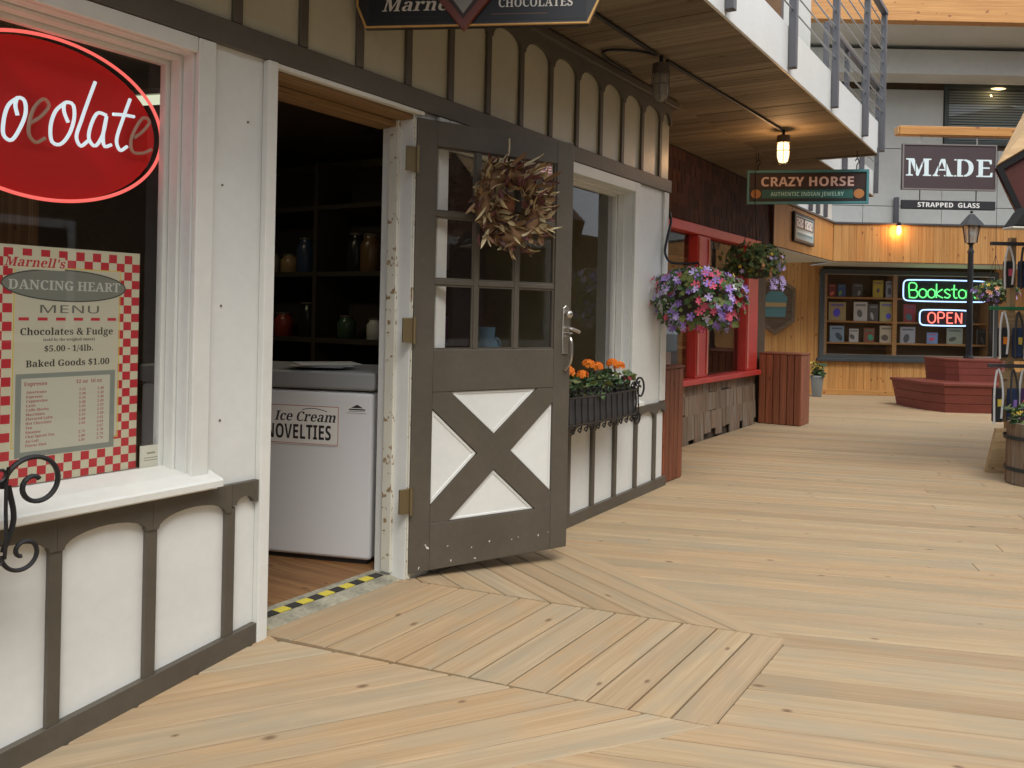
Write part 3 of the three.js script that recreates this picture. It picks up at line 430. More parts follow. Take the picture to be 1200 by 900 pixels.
// ---------------------------------------------------------------- seen through the doorway
{
  const a = Math.PI / 180 * (90 - 70.3), f = thing('chest_freezer', 'white chest freezer with a black lettered label inside the doorway', 'freezer', [-.225, .038, -2.99], a);
  part('body', at(rb(1.25, .79, .6, .02), -.64, .415, -.302), mat({ color: lin(.72, .73, .74), roughness: .35 }), f); part('lid', at(rb(1.27, .085, .62, .015), -.64, .86, -.30), mat({ color: lin(.28, .29, .30), roughness: .4 }), f);
  part('plinth', at(bx(1.2, .03, .55), -.64, .004, -.3), black, f);
  const t = canvasTex(640, 300, (g, w, h) => { g.fillStyle = '#e3e1dc'; g.fillRect(0, 0, w, h); g.strokeStyle = '#a8605e'; g.lineWidth = 5; g.strokeRect(8, 8, w - 16, h - 16); g.fillStyle = '#1a1a1c'; g.font = 'italic bold 100px serif'; g.fillText('Ice Cream', 100, 124); g.font = 'bold 150px sans-serif'; g.save(); g.translate(26, 258); g.scale(.70, 1); g.fillText('NOVELTIES', 0, 0); g.restore(); g.lineWidth = 5; g.strokeStyle = '#1a1a1c'; g.beginPath(); g.moveTo(330, 40); g.quadraticCurveTo(420, 8, 540, 46); g.stroke(); });
  part('label', plate(.40, .19), mat({ map: t, roughness: .5 }), f, [-.385, .645, .0012]);
  const e = canvasTex(160, 70, (g, w, h) => { g.fillStyle = '#dddddc'; g.fillRect(0, 0, w, h); g.fillStyle = '#222'; g.beginPath(); g.moveTo(30, 34); g.lineTo(80, 8); g.lineTo(130, 34); g.fill(); g.fillRect(14, 40, 132, 10); g.fillStyle = '#777'; g.fillRect(14, 56, 132, 5); });
  part('badge', plate(.10, .044), mat({ map: e, roughness: .5 }), f, [-.095, .735, .0012]);
  const m = thing('magazine_stack', 'thin papers lying on the freezer lid', 'papers', [-.62, .954, -3.0], .5); for (let i = 0; i < 3; i++) part('sheet', at(bx(.3, .004, .22), i * .02, .002 + i * .006, 0), mat({ color: lin(.25 + .1 * i, .25 + .1 * i, .24 + .1 * i) }), m, null, [0, i * .25, 0]);
}
{
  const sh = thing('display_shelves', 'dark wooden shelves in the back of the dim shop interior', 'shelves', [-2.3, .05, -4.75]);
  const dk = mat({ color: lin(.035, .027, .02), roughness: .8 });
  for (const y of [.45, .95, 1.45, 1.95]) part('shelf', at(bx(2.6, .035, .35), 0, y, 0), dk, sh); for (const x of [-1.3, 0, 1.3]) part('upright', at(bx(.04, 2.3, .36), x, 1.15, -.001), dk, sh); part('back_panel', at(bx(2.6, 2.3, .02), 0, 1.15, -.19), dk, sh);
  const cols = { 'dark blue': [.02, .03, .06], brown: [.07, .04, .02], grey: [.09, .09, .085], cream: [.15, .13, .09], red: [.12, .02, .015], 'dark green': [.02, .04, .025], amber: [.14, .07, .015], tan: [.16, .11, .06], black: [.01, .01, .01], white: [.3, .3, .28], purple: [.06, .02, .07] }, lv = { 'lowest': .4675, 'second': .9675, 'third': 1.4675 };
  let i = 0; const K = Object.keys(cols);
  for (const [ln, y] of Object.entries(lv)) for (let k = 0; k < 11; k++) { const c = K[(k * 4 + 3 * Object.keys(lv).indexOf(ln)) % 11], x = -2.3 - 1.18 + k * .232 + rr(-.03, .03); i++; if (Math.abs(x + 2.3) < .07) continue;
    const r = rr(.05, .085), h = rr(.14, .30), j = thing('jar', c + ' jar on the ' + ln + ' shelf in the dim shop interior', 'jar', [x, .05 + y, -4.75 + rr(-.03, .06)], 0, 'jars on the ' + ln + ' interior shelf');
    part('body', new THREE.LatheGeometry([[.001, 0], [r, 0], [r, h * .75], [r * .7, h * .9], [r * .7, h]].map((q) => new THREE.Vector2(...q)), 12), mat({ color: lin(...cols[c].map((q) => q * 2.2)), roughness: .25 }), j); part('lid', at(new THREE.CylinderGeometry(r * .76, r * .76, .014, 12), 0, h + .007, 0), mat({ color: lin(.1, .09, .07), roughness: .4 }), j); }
}
{ // goods seen through the right-hand window
  const t = thing('display_table', 'dark wooden display table inside the right-hand shop window', 'table', [-.62, .05, -4.6]); part('top', at(bx(.6, .03, 1.3), 0, .7, 0), brownRaw, t); for (const [x, z] of [[-.27, -.6], [.27, -.6], [-.27, .6], [.27, .6]]) part('leg', at(bx(.05, .69, .05), x, .345, z), brownRaw, t);
  const j = thing('blue_jug', 'tall pale blue jug on the window display table', 'jug', [-.55, .765, -4.35]); part('body', new THREE.LatheGeometry([[.001, 0], [.09, 0], [.1, .12], [.085, .25], [.05, .32], [.055, .38]].map((q) => new THREE.Vector2(...q)), 18), mat({ color: lin(.10, .2, .26), roughness: .3 }), j); part('handle', tube([V(.0, .3, -.05), V(0, .3, -.13), V(0, .16, -.14), V(0, .1, -.09)], .011, 14, 6), mat({ color: lin(.10, .2, .26), roughness: .3 }), j);
  const c = thing('wooden_crate', 'light wooden crate at the end of the window display table', 'crate', [-.6, .765, -5.02]); for (let i = 0; i < 3; i++) for (const x of [-.14, .14]) part('slat', at(bx(.012, .05, .3), x, .03 + i * .06, 0), pineMats[1], c); for (let i = 0; i < 3; i++) for (const z of [-.145, .145]) part('slat', at(bx(.265, .05, .012), 0, .03 + i * .06, z), pineMats[1], c); part('base', at(bx(.26, .01, .27), 0, .006, 0), pineMats[1], c);
}
{ // fluorescent strip inside
  const f = thing('strip_light', 'pale fluorescent strip light glowing inside behind the neon sign', 'lamp', [-2.0, 2.43, -2.99], .3);
  part('tube', at(rb(.9, .04, .08, .01), 0, 0, 0), mat({ color: lin(.6, .62, .5), emissive: lin(.8, .85, .62), emissiveIntensity: .5 }), f); part('housing', at(bx(.95, .03, .11), 0, .037, 0), mat({ color: lin(.4, .4, .36) }), f); for (const x of [-.35, .35]) part('hanger', rod(V(x, .05, 0), V(x, .17, 0), .006), iron, f);
  const l = new THREE.RectAreaLight(0xf4e2b8, 16, .9, .08); l.position.set(0, -.03, 0); l.rotation.x = -Math.PI / 2; f.add(l);
}

// ---------------------------------------------------------------- balcony over the front: soffit planks, white fascia, railing
const bal = thing('balcony', 'upper walkway with plank underside, white fascia and grey cable railing', 'balcony', [.2, 2.815, -4]);
const BX = .942, SY = 2.816;
{
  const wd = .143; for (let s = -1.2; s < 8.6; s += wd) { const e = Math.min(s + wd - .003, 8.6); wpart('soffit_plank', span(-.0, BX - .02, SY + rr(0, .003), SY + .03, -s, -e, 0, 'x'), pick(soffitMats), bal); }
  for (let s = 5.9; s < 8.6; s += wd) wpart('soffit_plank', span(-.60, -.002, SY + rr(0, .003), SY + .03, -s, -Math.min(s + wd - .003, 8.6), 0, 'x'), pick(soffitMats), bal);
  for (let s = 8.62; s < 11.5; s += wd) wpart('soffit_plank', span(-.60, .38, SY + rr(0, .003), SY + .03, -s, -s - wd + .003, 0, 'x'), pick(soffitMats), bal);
  wpart('slab', span(-3, BX - .03, SY + .035, SY + .30, 1.2, -8.58), greyWall, bal); wpart('slab', span(-3, .37, SY + .035, SY + .30, -8.60, -11.5), greyWall, bal);
  wpart('end_trim', span(.38, BX - .0, SY - .012, SY + .06, -8.603, -8.66, .004), dark, bal);
  const fs = [1.2, -.73, -1.94, -3.14, -4.345, -5.55, -6.735, -7.9, -8.64];
  for (let i = 1; i < fs.length; i++) wpart('fascia', span(BX - .018, BX, SY, SY + .305, fs[i - 1] - .002, fs[i] + .002, .004, 'z'), white, bal);
  wpart('fascia', span(.38, .398, SY, SY + .305, -8.665, -11.56, .004, 'z'), white, bal);
  const top = 4.15, posts = fs.slice(1, 8).concat([-8.70]);
  posts.forEach((z) => { const p = wpart('post', span(BX + .002, BX + .05, SY + .03, top, z - .027, z + .027, .004), steel, bal); for (const y of [.10, .22]) part('bolt', at(new THREE.CylinderGeometry(.011, .011, .02, 8).rotateX(Math.PI / 2), BX + .026 - .2, y, z - .036 + 4), nickel, p); });
  wpart('handrail', span(BX + .0, BX + .055, top, top + .045, 1.2, -8.74, .006, 'z'), steel, bal);
  for (let k = 0; k < 8; k++) wpart('cable', rod(V(BX + .026, SY + .40 + k * .117, 1.2), V(BX + .026, SY + .40 + k * .117, -8.7), .006), cable, bal);
  [-8.75, -9.7, -10.6, -11.5].forEach((z) => wpart('post', span(.402, .45, SY + .03, top, z - .027, z + .027, .004), steel, bal));
  wpart('handrail', span(.40, .455, top, top + .045, -8.75, -11.54, .006, 'z'), steel, bal);
  for (let k = 0; k < 8; k++) wpart('cable', rod(V(.426, SY + .40 + k * .117, -8.75), V(.426, SY + .40 + k * .117, -11.5), .006), cable, bal);
}
const upper = thing('upper_storey', 'pale upper storey wall with a dark door behind the balcony railing', 'building', [-.5, 3.12, -5]);
wpart('wall', span(-.62, -.42, 3.118, 6.2, 1.2, -11.5), greyWall, upper); 
for (const z of [-2.2, -6.2, -9.2]) { const d = wpart('door', span(-.42, -.395, 3.12, 5.2, z, z - .95, .004), mat({ color: lin(.06, .062, .065), roughness: .5 }), upper); const p = span(-.394, -.385, 3.5, 5.0, z - .15, z - .8); p.translate(.5, -3.12, 5); part('pane', p, mat({ color: lin(.03, .035, .04), roughness: .08 }), d); }
wpart('skirting', span(-.42, -.40, 3.12, 3.32, 1.2, -2.19, .003, 'z'), slate, upper); wpart('skirting', span(-.42, -.40, 3.12, 3.32, -3.16, -6.19, .003, 'z'), slate, upper); wpart('skirting', span(-.42, -.40, 3.12, 3.32, -7.16, -9.19, .003, 'z'), slate, upper);
{ // jelly-jar lamps and conduit on the soffit
  function jar(label, x, z, on) {
    const l = thing('jar_lamp', label, 'lamp', [x, SY - .052, z]); part('stem', rod(V(0, 0, 0), V(0, .05, 0), .013, 8), iron, l);
    part('cap', at(new THREE.CylinderGeometry(.052, .056, .06, 14), 0, -.03, 0), mat({ color: lin(.12, .10, .08), roughness: .5, metalness: .5 }), l);
    part('globe', new THREE.LatheGeometry([[.04, -.06], [.047, -.08], [.047, -.17], [.036, -.215], [.001, -.23]].map((q) => new THREE.Vector2(...q)), 16), on ? mat({ color: lin(.8, .7, .5), emissive: lin(1, .72, .34), emissiveIntensity: 1.5 }) : new THREE.MeshPhysicalMaterial({ color: lin(.55, .52, .45), transmission: .7, roughness: .25, thickness: 0 }), l);
    for (let i = 0; i < 5; i++) { const a = i * 1.2566; part('guard_wire', tube([V(Math.cos(a) * .052, -.06, Math.sin(a) * .052), V(Math.cos(a) * .055, -.16, Math.sin(a) * .055), V(Math.cos(a) * .035, -.235, Math.sin(a) * .035)], .0028, 10, 5), steel, l); }
    part('guard_ring', at(new THREE.TorusGeometry(.055, .0028, 5, 20).rotateX(Math.PI / 2), 0, -.13, 0), steel, l);
    if (on) { const p = new THREE.PointLight(0xffc284, .4); p.position.set(0, -.14, 0); p.shadow.radius = 2; p.castShadow = true; l.add(p); }
  }
  jar('lit glass jar lamp in a wire guard under the plank ceiling', .462, -7.18, true);
  jar('unlit glass jar lamp in a wire guard close to the timbered shop wall', .385, -4.80, false);
  const c = thing('conduit', 'thin dark metal conduit pipe running along the plank ceiling', 'pipe', [.4, SY, -4]);
  wpart('pipe', rod(V(.395, SY - .014, 1.0), V(.385, SY - .014, -4.72), .011, 8), iron, c); wpart('pipe', rod(V(.388, SY - .014, -4.88), V(.462, SY - .014, -7.12), .011, 8), iron, c);
  wpart('branch', tube([V(.385, SY - .016, -4.72), V(.30, SY - .016, -4.58), V(.16, SY - .016, -4.5), V(.10, SY - .016, -4.6), V(.09, SY - .02, -5.0)], .009, 24, 6), iron, c);
}

// ---------------------------------------------------------------- red-framed shop, set back 0.57 m
const RWX = -.57;
const red = thing('shingled_shop', 'brown shingled shop front with red window frames beyond the white pillar', 'building', [RWX, 0, -8]);
{
  const X0 = RWX - .2, X1 = RWX - .05;
  wpart('wall', span(X0, X1, -.1, .575, -5.85, -10.42), interior, red); wpart('wall', span(X0, X1, 2.14, 2.812, -5.85, -10.42), interior, red); wpart('wall', span(X0, X1, .577, 2.138, -10.05, -10.42), interior, red); wpart('wall', span(X0, X1, .577, 2.138, -5.85, -6.1), interior, red);
  const fr = (z0, z1, y0_, y1, d = .04) => wpart('frame', span(RWX - .1, RWX - .04 + d, y0_, y1, z0, z1, .006), redPaint, red);
  wpart('frame', span(RWX - .1, RWX + .02, 2.045, 2.14, -6.05, -9.98, .008, 'z'), redPaint, red); wpart('sill', span(RWX - .1, RWX + .05, .575, .632, -6.05, -9.98, .01, 'z'), redPaint, red);
  for (const [a, b] of [[-6.05, -6.18], [-7.98, -8.32], [-9.54, -9.96]]) fr(a, b, .634, 2.043);
  const pane = (a, b) => { const g = plate(a - b, 1.4); g.rotateY(Math.PI / 2); g.translate(RWX - .07, 1.338, (a + b) / 2); wpart('pane', g, glass, red); };
  pane(-6.18, -7.98); pane(-8.32, -9.54);
  for (const z of [-8.02, -8.28, -9.58]) wpart('bead', span(RWX + .002, RWX + .012, .66, 2.02, z + .02, z - .02, .003), tmat(plainTex(87, [204, 120, 104], .06), {}), red);
  // lower shakes: ragged, in three courses
  const shake = (z0, z1, yb, yt, x, m) => { const g = bx(.016, yt - yb, z0 - z1 - rr(.004, .014), 'y'); part('shingle', g, m, red, [x - RWX, (yb + yt) / 2, (z0 + z1) / 2 + 8], [0, rr(-.03, .03), rr(.01, .05)]); };
  [[.40, .575, .005], [.20, .46, .014], [-.01, .27, .024]].forEach(([b, t, dx], r) => { let z = -6.05 - r * .05; while (z > -9.98) { const w = Math.min(rr(.10, .24), z + 9.99); if (w < .03) break; const ragged = rr(0, 1) < .5 ? rr(.03, .11) : 0; shake(z, z - w, b - rr(0, .03) + ragged, t, RWX - .045 + dx, pick(shakeMats)); z -= w; } });
  for (let r = 0; r < 6; r++) { const b = 2.66 - r * .105; let z = -5.87 - r * .04; while (z > -10.40) { const w = Math.min(rr(.09, .2), z + 10.42); if (w < .03) break; shake(z, z - w, b - rr(0, .035), Math.min(b + .15, 2.81), RWX - .04 + r * .006, pick(darkShakeMats)); z -= w; } }
  wpart('corner_board', span(RWX - .06, RWX + .03, 2.05, 2.81, -10.405, -10.44), darkShakeMats[0], red);
  // room behind
  for (const g of [span(-2.6, -2.5, -.1, 2.81, -5.85, -10.42), span(-2.5, X0, -.1, 2.81, -5.86, -5.94), span(-2.5, X0, -.1, 2.81, -10.34, -10.42), span(-2.5, X0, 2.6, 2.81, -5.94, -10.34), span(-2.5, X0, -.1, .02, -5.94, -10.34)]) wpart('inner_wall', g, tmat(plainTex(88, [120, 92, 60], .15, 1.5), {}), red);
  const cs = thing('display_case', 'pale wooden display case with shelves behind the red window frames', 'display case', [-1.5, .02, -8.2]); for (const y of [.35, .85, 1.35, 1.9]) part('shelf', at(bx(.4, .03, 3.4), 0, y, 0), pineMats[1], cs); for (const z of [-1.7, -.6, .6, 1.7]) part('upright', at(bx(.42, 2.1, .05), -.001, 1.05, z), pineMats[0], cs); part('back_panel', at(bx(.02, 2.1, 3.4), -.21, 1.05, 0), mat({ color: lin(.16, .13, .09) }), cs);
  const tb = thing('teal_box', 'teal box on the shelf behind the left red framed pane', 'box', [-1.0, .88, -8.05]); part('carton', at(rb(.25, .28, .4, .01), 0, .14, 0), mat({ color: lin(.12, .22, .24), roughness: .6 }), tb); part('stand', at(bx(.2, .86, .2), 0, -.43, 0), pineMats[1], tb);
}
function slatBox(label, x0, x1, z0, z1, h, n, m) { // stained wooden bin surround
  const b = thing('slatted_box', label, 'wooden box', [(x0 + x1) / 2, 0, (z0 + z1) / 2]), W = Math.abs(x1 - x0), D = Math.abs(z1 - z0), w = D / m, wx = W / n;
  part('core', at(bx(W - .05, h - .04, D - .05), 0, h / 2, 0), redMats[1], b);
  for (let i = 0; i < m; i++) for (const s of [-1, 1]) part('slat', at(rb(.022, h - .03, w - .008, .004, 'y'), s * (W / 2 - .011), h / 2 - .01, -D / 2 + (i + .5) * w), pick(redMats), b);
  for (let i = 0; i < n; i++) for (const s of [-1, 1]) part('slat', at(rb(wx - .008, h - .03, .022, .004, 'y'), -W / 2 + (i + .5) * wx, h / 2 - .01, s * (D / 2 + .002)), pick(redMats), b);
  part('top', at(rb(W + .01, .022, D + .03, .006, 'z'), 0, h - .01, 0), redMats[1], b);
}
slatBox('reddish slatted wooden box against the end of the white shop front', -.50, .005, -5.88, -6.22, .862, 5, 4);
slatBox('reddish slatted wooden box at the far end of the shingled shop', -.56, -.07, -10.02, -10.40, .835, 6, 3);
{ // sign hung over the walkway
  const A = lat(876, 201, 8.1), B = lat(1018, 199, 7.9), P = (l, y, d) => EYE.clone().addScaledVector(FWD, d).addScaledVector(RGT, l).setY(y), a = P(A[0], 0, 8.1), b = P(B[0], 0, 7.9), d = b.clone().sub(a), turn = Math.atan2(-d.z, d.x), W = d.length(), H = .315;
  const s = thing('hanging_sign', 'dark sign with pale lettering and teal edge hanging below the balcony', 'sign', [(a.x + b.x) / 2, 2.32, (a.z + b.z) / 2], turn);
  part('board', at(rb(W, H, .035, .004), 0, H / 2, -.019), mat({ color: lin(.02, .03, .03), roughness: .5 }), s);
  part('frame', ext(rect(-W / 2 - .004, W / 2 + .004, -.004, H + .004), .012, [rect(-W / 2 + .02, W / 2 - .02, .022, H - .022)], .003), mat({ color: lin(.05, .2, .23), roughness: .5 }), s, [0, 0, -.002]);
  const t = canvasTex(1024, 280, (g, w, h) => { g.fillStyle = '#161716'; g.fillRect(0, 0, w, h); g.fillStyle = '#2c1512'; g.fillRect(0, 12, w, 128); g.textAlign = 'center'; g.font = 'bold 128px sans-serif'; g.save(); g.translate(w / 2, 130); g.scale(1.0, 1); g.lineWidth = 8; g.strokeStyle = '#6b2a24'; g.strokeText('CRAZY HORSE', 0, 0); g.fillStyle = '#d3bfb9'; g.fillText('CRAZY HORSE', 0, 0); g.restore(); g.fillStyle = '#1c5a58'; g.fillRect(110, 166, w - 220, 84); g.fillStyle = '#9fc9c2'; g.font = 'bold 58px sans-serif'; g.save(); g.translate(w / 2, 228); g.scale(.8, 1); g.fillText('AUTHENTIC INDIAN JEWELRY', 0, 0); g.restore(); g.fillStyle = '#a9713c'; for (const x of [58, w - 58]) { g.beginPath(); g.arc(x, 206, 46, 0, 7); g.fill(); } });
  part('lettering', plate(W - .045, H - .05), mat({ map: t, roughness: .6 }), s, [0, H / 2, .0015]);
  for (const x of [-W / 2 + .1, W / 2 - .1]) { part('hook', tube([V(x, H, -.02), V(x, H + .05, -.02), V(x + .018, H + .08, -.02), V(x, H + .11, -.02), V(x - .016, H + .085, -.02)], .005, 16, 6), iron, s); part('chain', rod(V(x, H + .1, -.02), V(x, SY - 2.32, -.02), .004), iron, s); }
}

// ---------------------------------------------------------------- bookstore: faces the walkway, turned with its own frame
const BD = 14.06, bo = EYE.clone().addScaledVector(FWD, BD).setY(0), LZ = (d) => BD - d;
const bl = (x, z) => { const q = V(x, 0, z).sub(V(bo.x, 0, bo.z)); return [q.dot(RGT), -q.dot(FWD)]; };   // world plan -> building plan
const book = thing('bookstore_building', 'knotty pine shop front with a wide dark framed window facing down the walkway', 'building', [bo.x, 0, bo.z], YAW);
const atB = (l, y, d) => EYE.clone().addScaledVector(FWD, d).addScaledVector(RGT, l).setY(y);
{
  const x0 = 3.0, x1 = 10, wl = 5.09, wr = 7.99, wb = .60, wt = 2.05, pw = .118;
  part('wall', at(ext(rect(x0, x1, -.1, 2.6), .18, [rect(wl, wr, wb, wt)]), 0, 0, -.2), interior, book);
  for (let x = x0; x < x1; x += pw) { const c = x + pw / 2, e = pw - .004; if (c > wl - .02 && c < wr + .02) { part('plank', at(bx(e, wb + .09, .016, 'y'), c, (wb - .09) / 2 - .005, -.01), pick(pineMats), book); } else part('plank', at(bx(e, 2.28, .016, 'y'), c, 1.08, -.01), pick(pineMats), book); }
  part('base_board', at(rb(x1 - x0, .09, .02, .004), (x0 + x1) / 2, .045, .01), pineMats[1], book);
  const win = part('window_frame', ext(rect(wl - .02, wr + .02, wb - .05, wt + .02), .05, [rect(wl + .05, wr - .05, wb + .06, wt - .05)], .004), mat({ color: lin(.055, .065, .065), roughness: .5 }), book, [0, 0, 0]);
  part('sill', at(rb(wr - wl + .1, .05, .09, .006), (wl + wr) / 2, wb - .02, .035), mat({ color: lin(.045, .055, .06), roughness: .5 }), win);
  part('pane', plate(wr - wl - .1, wt - wb - .1), glass, win, [(wl + wr) / 2, (wb + wt) / 2, .02]);
  part('pane_edge', ext(rect(wl + .055, wr - .055, wb + .065, wt - .055), .006, [rect(wl + .068, wr - .068, wb + .078, wt - .068)]), nickel, win, [0, 0, .052]);
  // room
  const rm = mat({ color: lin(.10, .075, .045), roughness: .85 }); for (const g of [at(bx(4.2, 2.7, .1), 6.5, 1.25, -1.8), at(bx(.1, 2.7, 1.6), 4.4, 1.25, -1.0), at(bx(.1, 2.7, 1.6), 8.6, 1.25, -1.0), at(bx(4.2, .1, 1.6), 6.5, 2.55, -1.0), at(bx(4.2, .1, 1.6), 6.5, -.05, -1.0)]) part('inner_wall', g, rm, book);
  // overhang: pine band with flat underside, front face and the face that returns over the walkway
  const od = LZ(13), bl0 = 4.89, yb = 2.135, yt = 2.70;
  part('eave_core', at(bx(5.3, yt - yb - .03, 1.0), bl0 + 2.68, (yb + yt) / 2 + .014, od - .53), interior, book);
  for (let x = bl0; x < 9.9; x += pw) part('band_plank', at(bx(pw - .003, yt - yb, .02, 'y'), x + pw / 2, (yb + yt) / 2, od - .01), pick(pineMats), book);
  part('eave_underside', at(bx(5.1, .012, 1.04), bl0 + 2.57, yb - .008, od - .55), greyWall, book);
  const c0 = bl(-.55, -10.46), c1 = [bl0, od], dx = c1[0] - c0[0], dz = c1[1] - c0[1], Ln = Math.hypot(dx, dz), th = Math.atan2(-dz, dx), ret = new THREE.Group();
  const put = (name, g, m) => part(name, g, m, book, [c0[0], 0, c0[1]], [0, th, 0]);
  for (let t = 0; t < Ln - .02; t += pw) put('band_plank', at(bx(Math.min(pw - .003, Ln - t), yt - yb, .02, 'y'), t + pw / 2, (yb + yt) / 2, -.012), pick(pineMats));
  put('eave_core', at(bx(Ln - .05, yt - yb - .03, 1.4), Ln / 2 - .02, (yb + yt) / 2 + .014, -.73), interior); put('eave_underside', at(bx(Ln - .02, .012, 1.42), Ln / 2, yb - .012, -.735), greyWall);
  put('eave_cap', at(rb(Ln, .03, .06, .004), Ln / 2, yt + .018, -.005), steel);
  part('eave_cap', at(rb(5.05, .03, .06, .004), bl0 + 2.53, yt + .018, od - .005), steel, book);
  put('white_fascia', at(bx(Ln, .34, .05), Ln / 2, yt + .21, -.06), white); for (const t of [.95, 1.75, 2.15, 2.6]) put('post', at(bx(.05, .9, .05), t, yt + .5, -.005), steel);
  // grey storey above: cladding panels with shadow gaps
  const gd = LZ(13.3), rows = [2.74, 3.03, 3.93, 4.86], cols = [4.3, 5.45, 6.68, 7.95, 9.3, 10.4];
  part('upper_wall', at(ext(rect(4.3, 10.4, 2.74, 5.4), .2, [rect(6.72, 8.9, 4.03, 4.93)]), 0, 0, gd - .23), interior, book);
  for (let i = 0; i < 5; i++) for (let j = 0; j < 3; j++) { const a = cols[i] + .004, b = cols[i + 1] - .004, c = rows[j] + .005, d = rows[j + 1] - .005; if (j === 2 && b > 6.72 && a < 8.9) continue; part('cladding_panel', at(bx(b - a, d - c, .022), (a + b) / 2, (c + d) / 2, gd - .011), greyWall, book); }
  part('downpipe', at(new THREE.CylinderGeometry(.04, .04, .62, 10), 5.95, 2.85, gd + .05), steel, book); 
  const uw = part('window_frame', ext(rect(6.69, 8.92, 4.0, 4.95), .06, [rect(6.75, 8.85, 4.06, 4.89)], .004), mat({ color: lin(.06, .075, .07), roughness: .5 }), book, [0, 0, gd - .03]);
  part('pane', plate(2.1, .83), glass, uw, [7.8, 4.475, .02]); for (let k = 0; k < 20; k++) part('blind_slat', at(bx(2.06, .024, .006), 7.8, 4.08 + k * .041, 0), mat({ color: lin(.28, .32, .30), roughness: .7 }), uw, [0, 0, -.05]);
  { const cl = thing('ceiling_lamp', 'small glowing lamp behind the upper window blinds', 'lamp', atB(lat(1170, 104, 13.22)[0], lat(1170, 104, 13.22)[1], 13.22).toArray(), YAW); part('shade', new THREE.SphereGeometry(.05, 14, 8).scale(2.4, .35, 1), mat({ color: lin(.6, .55, .4), emissive: lin(1, .8, .45), emissiveIntensity: .7 }), cl); part('stem', rod(V(0, 0, 0), V(0, .1, 0), .006), iron, cl); const q = new THREE.PointLight(0xffd898, .05); q.position.set(0, -.06, .02); cl.add(q); }
  part('blind_back', plate(2.14, .88), mat({ color: lin(.09, .11, .11) }), uw, [7.8, 4.475, -.1]);
  part('eave_beam', at(rb(6.6, .36, .5, .01), 7.3, 5.04, LZ(12.7)), greyWall, book); part('eave_soffit', at(bx(6.8, .04, 2.0), 7.3, 5.30, LZ(12.5)), greyWall, book);
  part('timber_eave', at(rb(7.6, .34, .16, .008), 7.6, 5.44, LZ(11.5)), pineMats[2], book); part('timber_eave', at(rb(7.6, .6, .14, .008), 7.6, 5.93, LZ(11.62)), pineMats[2], book);
}
{ // bookshelf and books in the window
  const [sl] = lat(967, 348, 14.3), [sm] = lat(1049, 348, 14.3), [sr] = lat(1160, 348, 14.3);
  const b0 = atB((sl + sr) / 2, .02, 14.42), s = thing('bookcase', 'wooden bookcase with three shelves behind the bookstore window', 'bookcase', b0.toArray(), YAW), c = (sl + sr) / 2, ys = [[348, 0], [376, 0], [401, 0]].map(([v]) => lat(1000, v, 14.3)[1]);
  for (const y of ys) part('shelf', at(bx(sr - sl, .03, .24), 0, y - .015 - .02, 0), pineMats[1], s); for (const x of [sl, sm, sr]) part('upright', at(bx(.07, 2.0, .25), x - c, 1.0, -.001), pineMats[0], s); part('back_panel', at(bx(sr - sl, 2.0, .02), 0, 1.0, -.135), mat({ color: lin(.16, .10, .04), roughness: .8 }), s);
  const B = [['blue', 385, 420, 122, 0, [.05, .1, .3]], ['charcoal', 450, 495, 118, 0, [.08, .08, .08]], ['golden yellow', 540, 585, 105, 0, [.55, .42, .05]], ['lavender grey', 597, 635, 108, 0, [.35, .36, .42]], ['maroon', 345, 378, 120, 0, [.2, .05, .04]],
    ['tan', 345, 420, 200, 1, [.45, .36, .18]], ['white', 455, 515, 200, 1, [.6, .6, .58]], ['dark grey', 520, 562, 210, 1, [.12, .12, .12]], ['yellow green', 570, 632, 200, 1, [.5, .48, .22]], ['red', 675, 728, 210, 1, [.42, .05, .05]],
    ['sky blue', 350, 412, 305, 2, [.3, .42, .5]], ['ivory', 435, 476, 318, 2, [.62, .6, .55]], ['brick red', 500, 546, 315, 2, [.3, .1, .06]], ['cream', 570, 632, 305, 2, [.6, .52, .38]], ['silver grey', 660, 726, 310, 2, [.42, .42, .44]], ['bright blue', 778, 825, 335, 2, [.2, .35, .6]], ['sage green', 865, 935, 315, 2, [.35, .4, .3]], ['black', 1000, 1040, 320, 2, [.03, .03, .03]]];
  for (const [nm, x0, x1, yt, r, col] of B) {
    const [a, yb] = lat(880 + x0 / 3.75, [348, 376, 401][r], 14.3), [e] = lat(880 + x1 / 3.75, [348, 376, 401][r], 14.3), [, top] = lat(880 + x0 / 3.75, 300 + yt / 3.75, 14.3), w = e - a, h = Math.max(.16, top - ys[r] + .015), yb2 = ys[r] - .02;
    const k = thing('book', nm + ' covered book facing out on the ' + ['top', 'middle', 'bottom'][r] + ' bookcase shelf', 'book', atB((a + e) / 2, yb2, 14.34).toArray(), YAW, 'books in the bookstore window');
    const t = canvasTex(64, 80, (g) => { const q = col.map((v) => Math.round(255 * Math.pow(v, 1 / 2.2))); g.fillStyle = `rgb(${q})`; g.fillRect(0, 0, 64, 80); g.fillStyle = `rgb(${q.map((v) => v > 130 ? v * .55 | 0 : Math.min(255, v * 1.9) | 0)})`; g.beginPath(); g.ellipse(20 + rnd() * 24, 42 + rnd() * 14, 8 + rnd() * 12, 8 + rnd() * 14, rnd() * 3, 0, 7); g.fill(); g.fillStyle = `rgb(${q.map((v) => v > 130 ? v * .7 | 0 : Math.min(255, v * 1.5) | 0)})`; g.fillRect(8, 8, 48, 8); });
    part('pages', at(bx(w - .008, h - .008, .022), 0, h / 2, -.013), mat({ color: lin(.6, .56, .46) }), k); part('cover', at(bx(w, h, .004), 0, h / 2, 0), mat({ color: lin(...col), roughness: .5 }), k); part('cover_print', plate(w - .002, h - .002), mat({ map: t, roughness: .45 }), k, [0, h / 2, .0032]);
  }
}
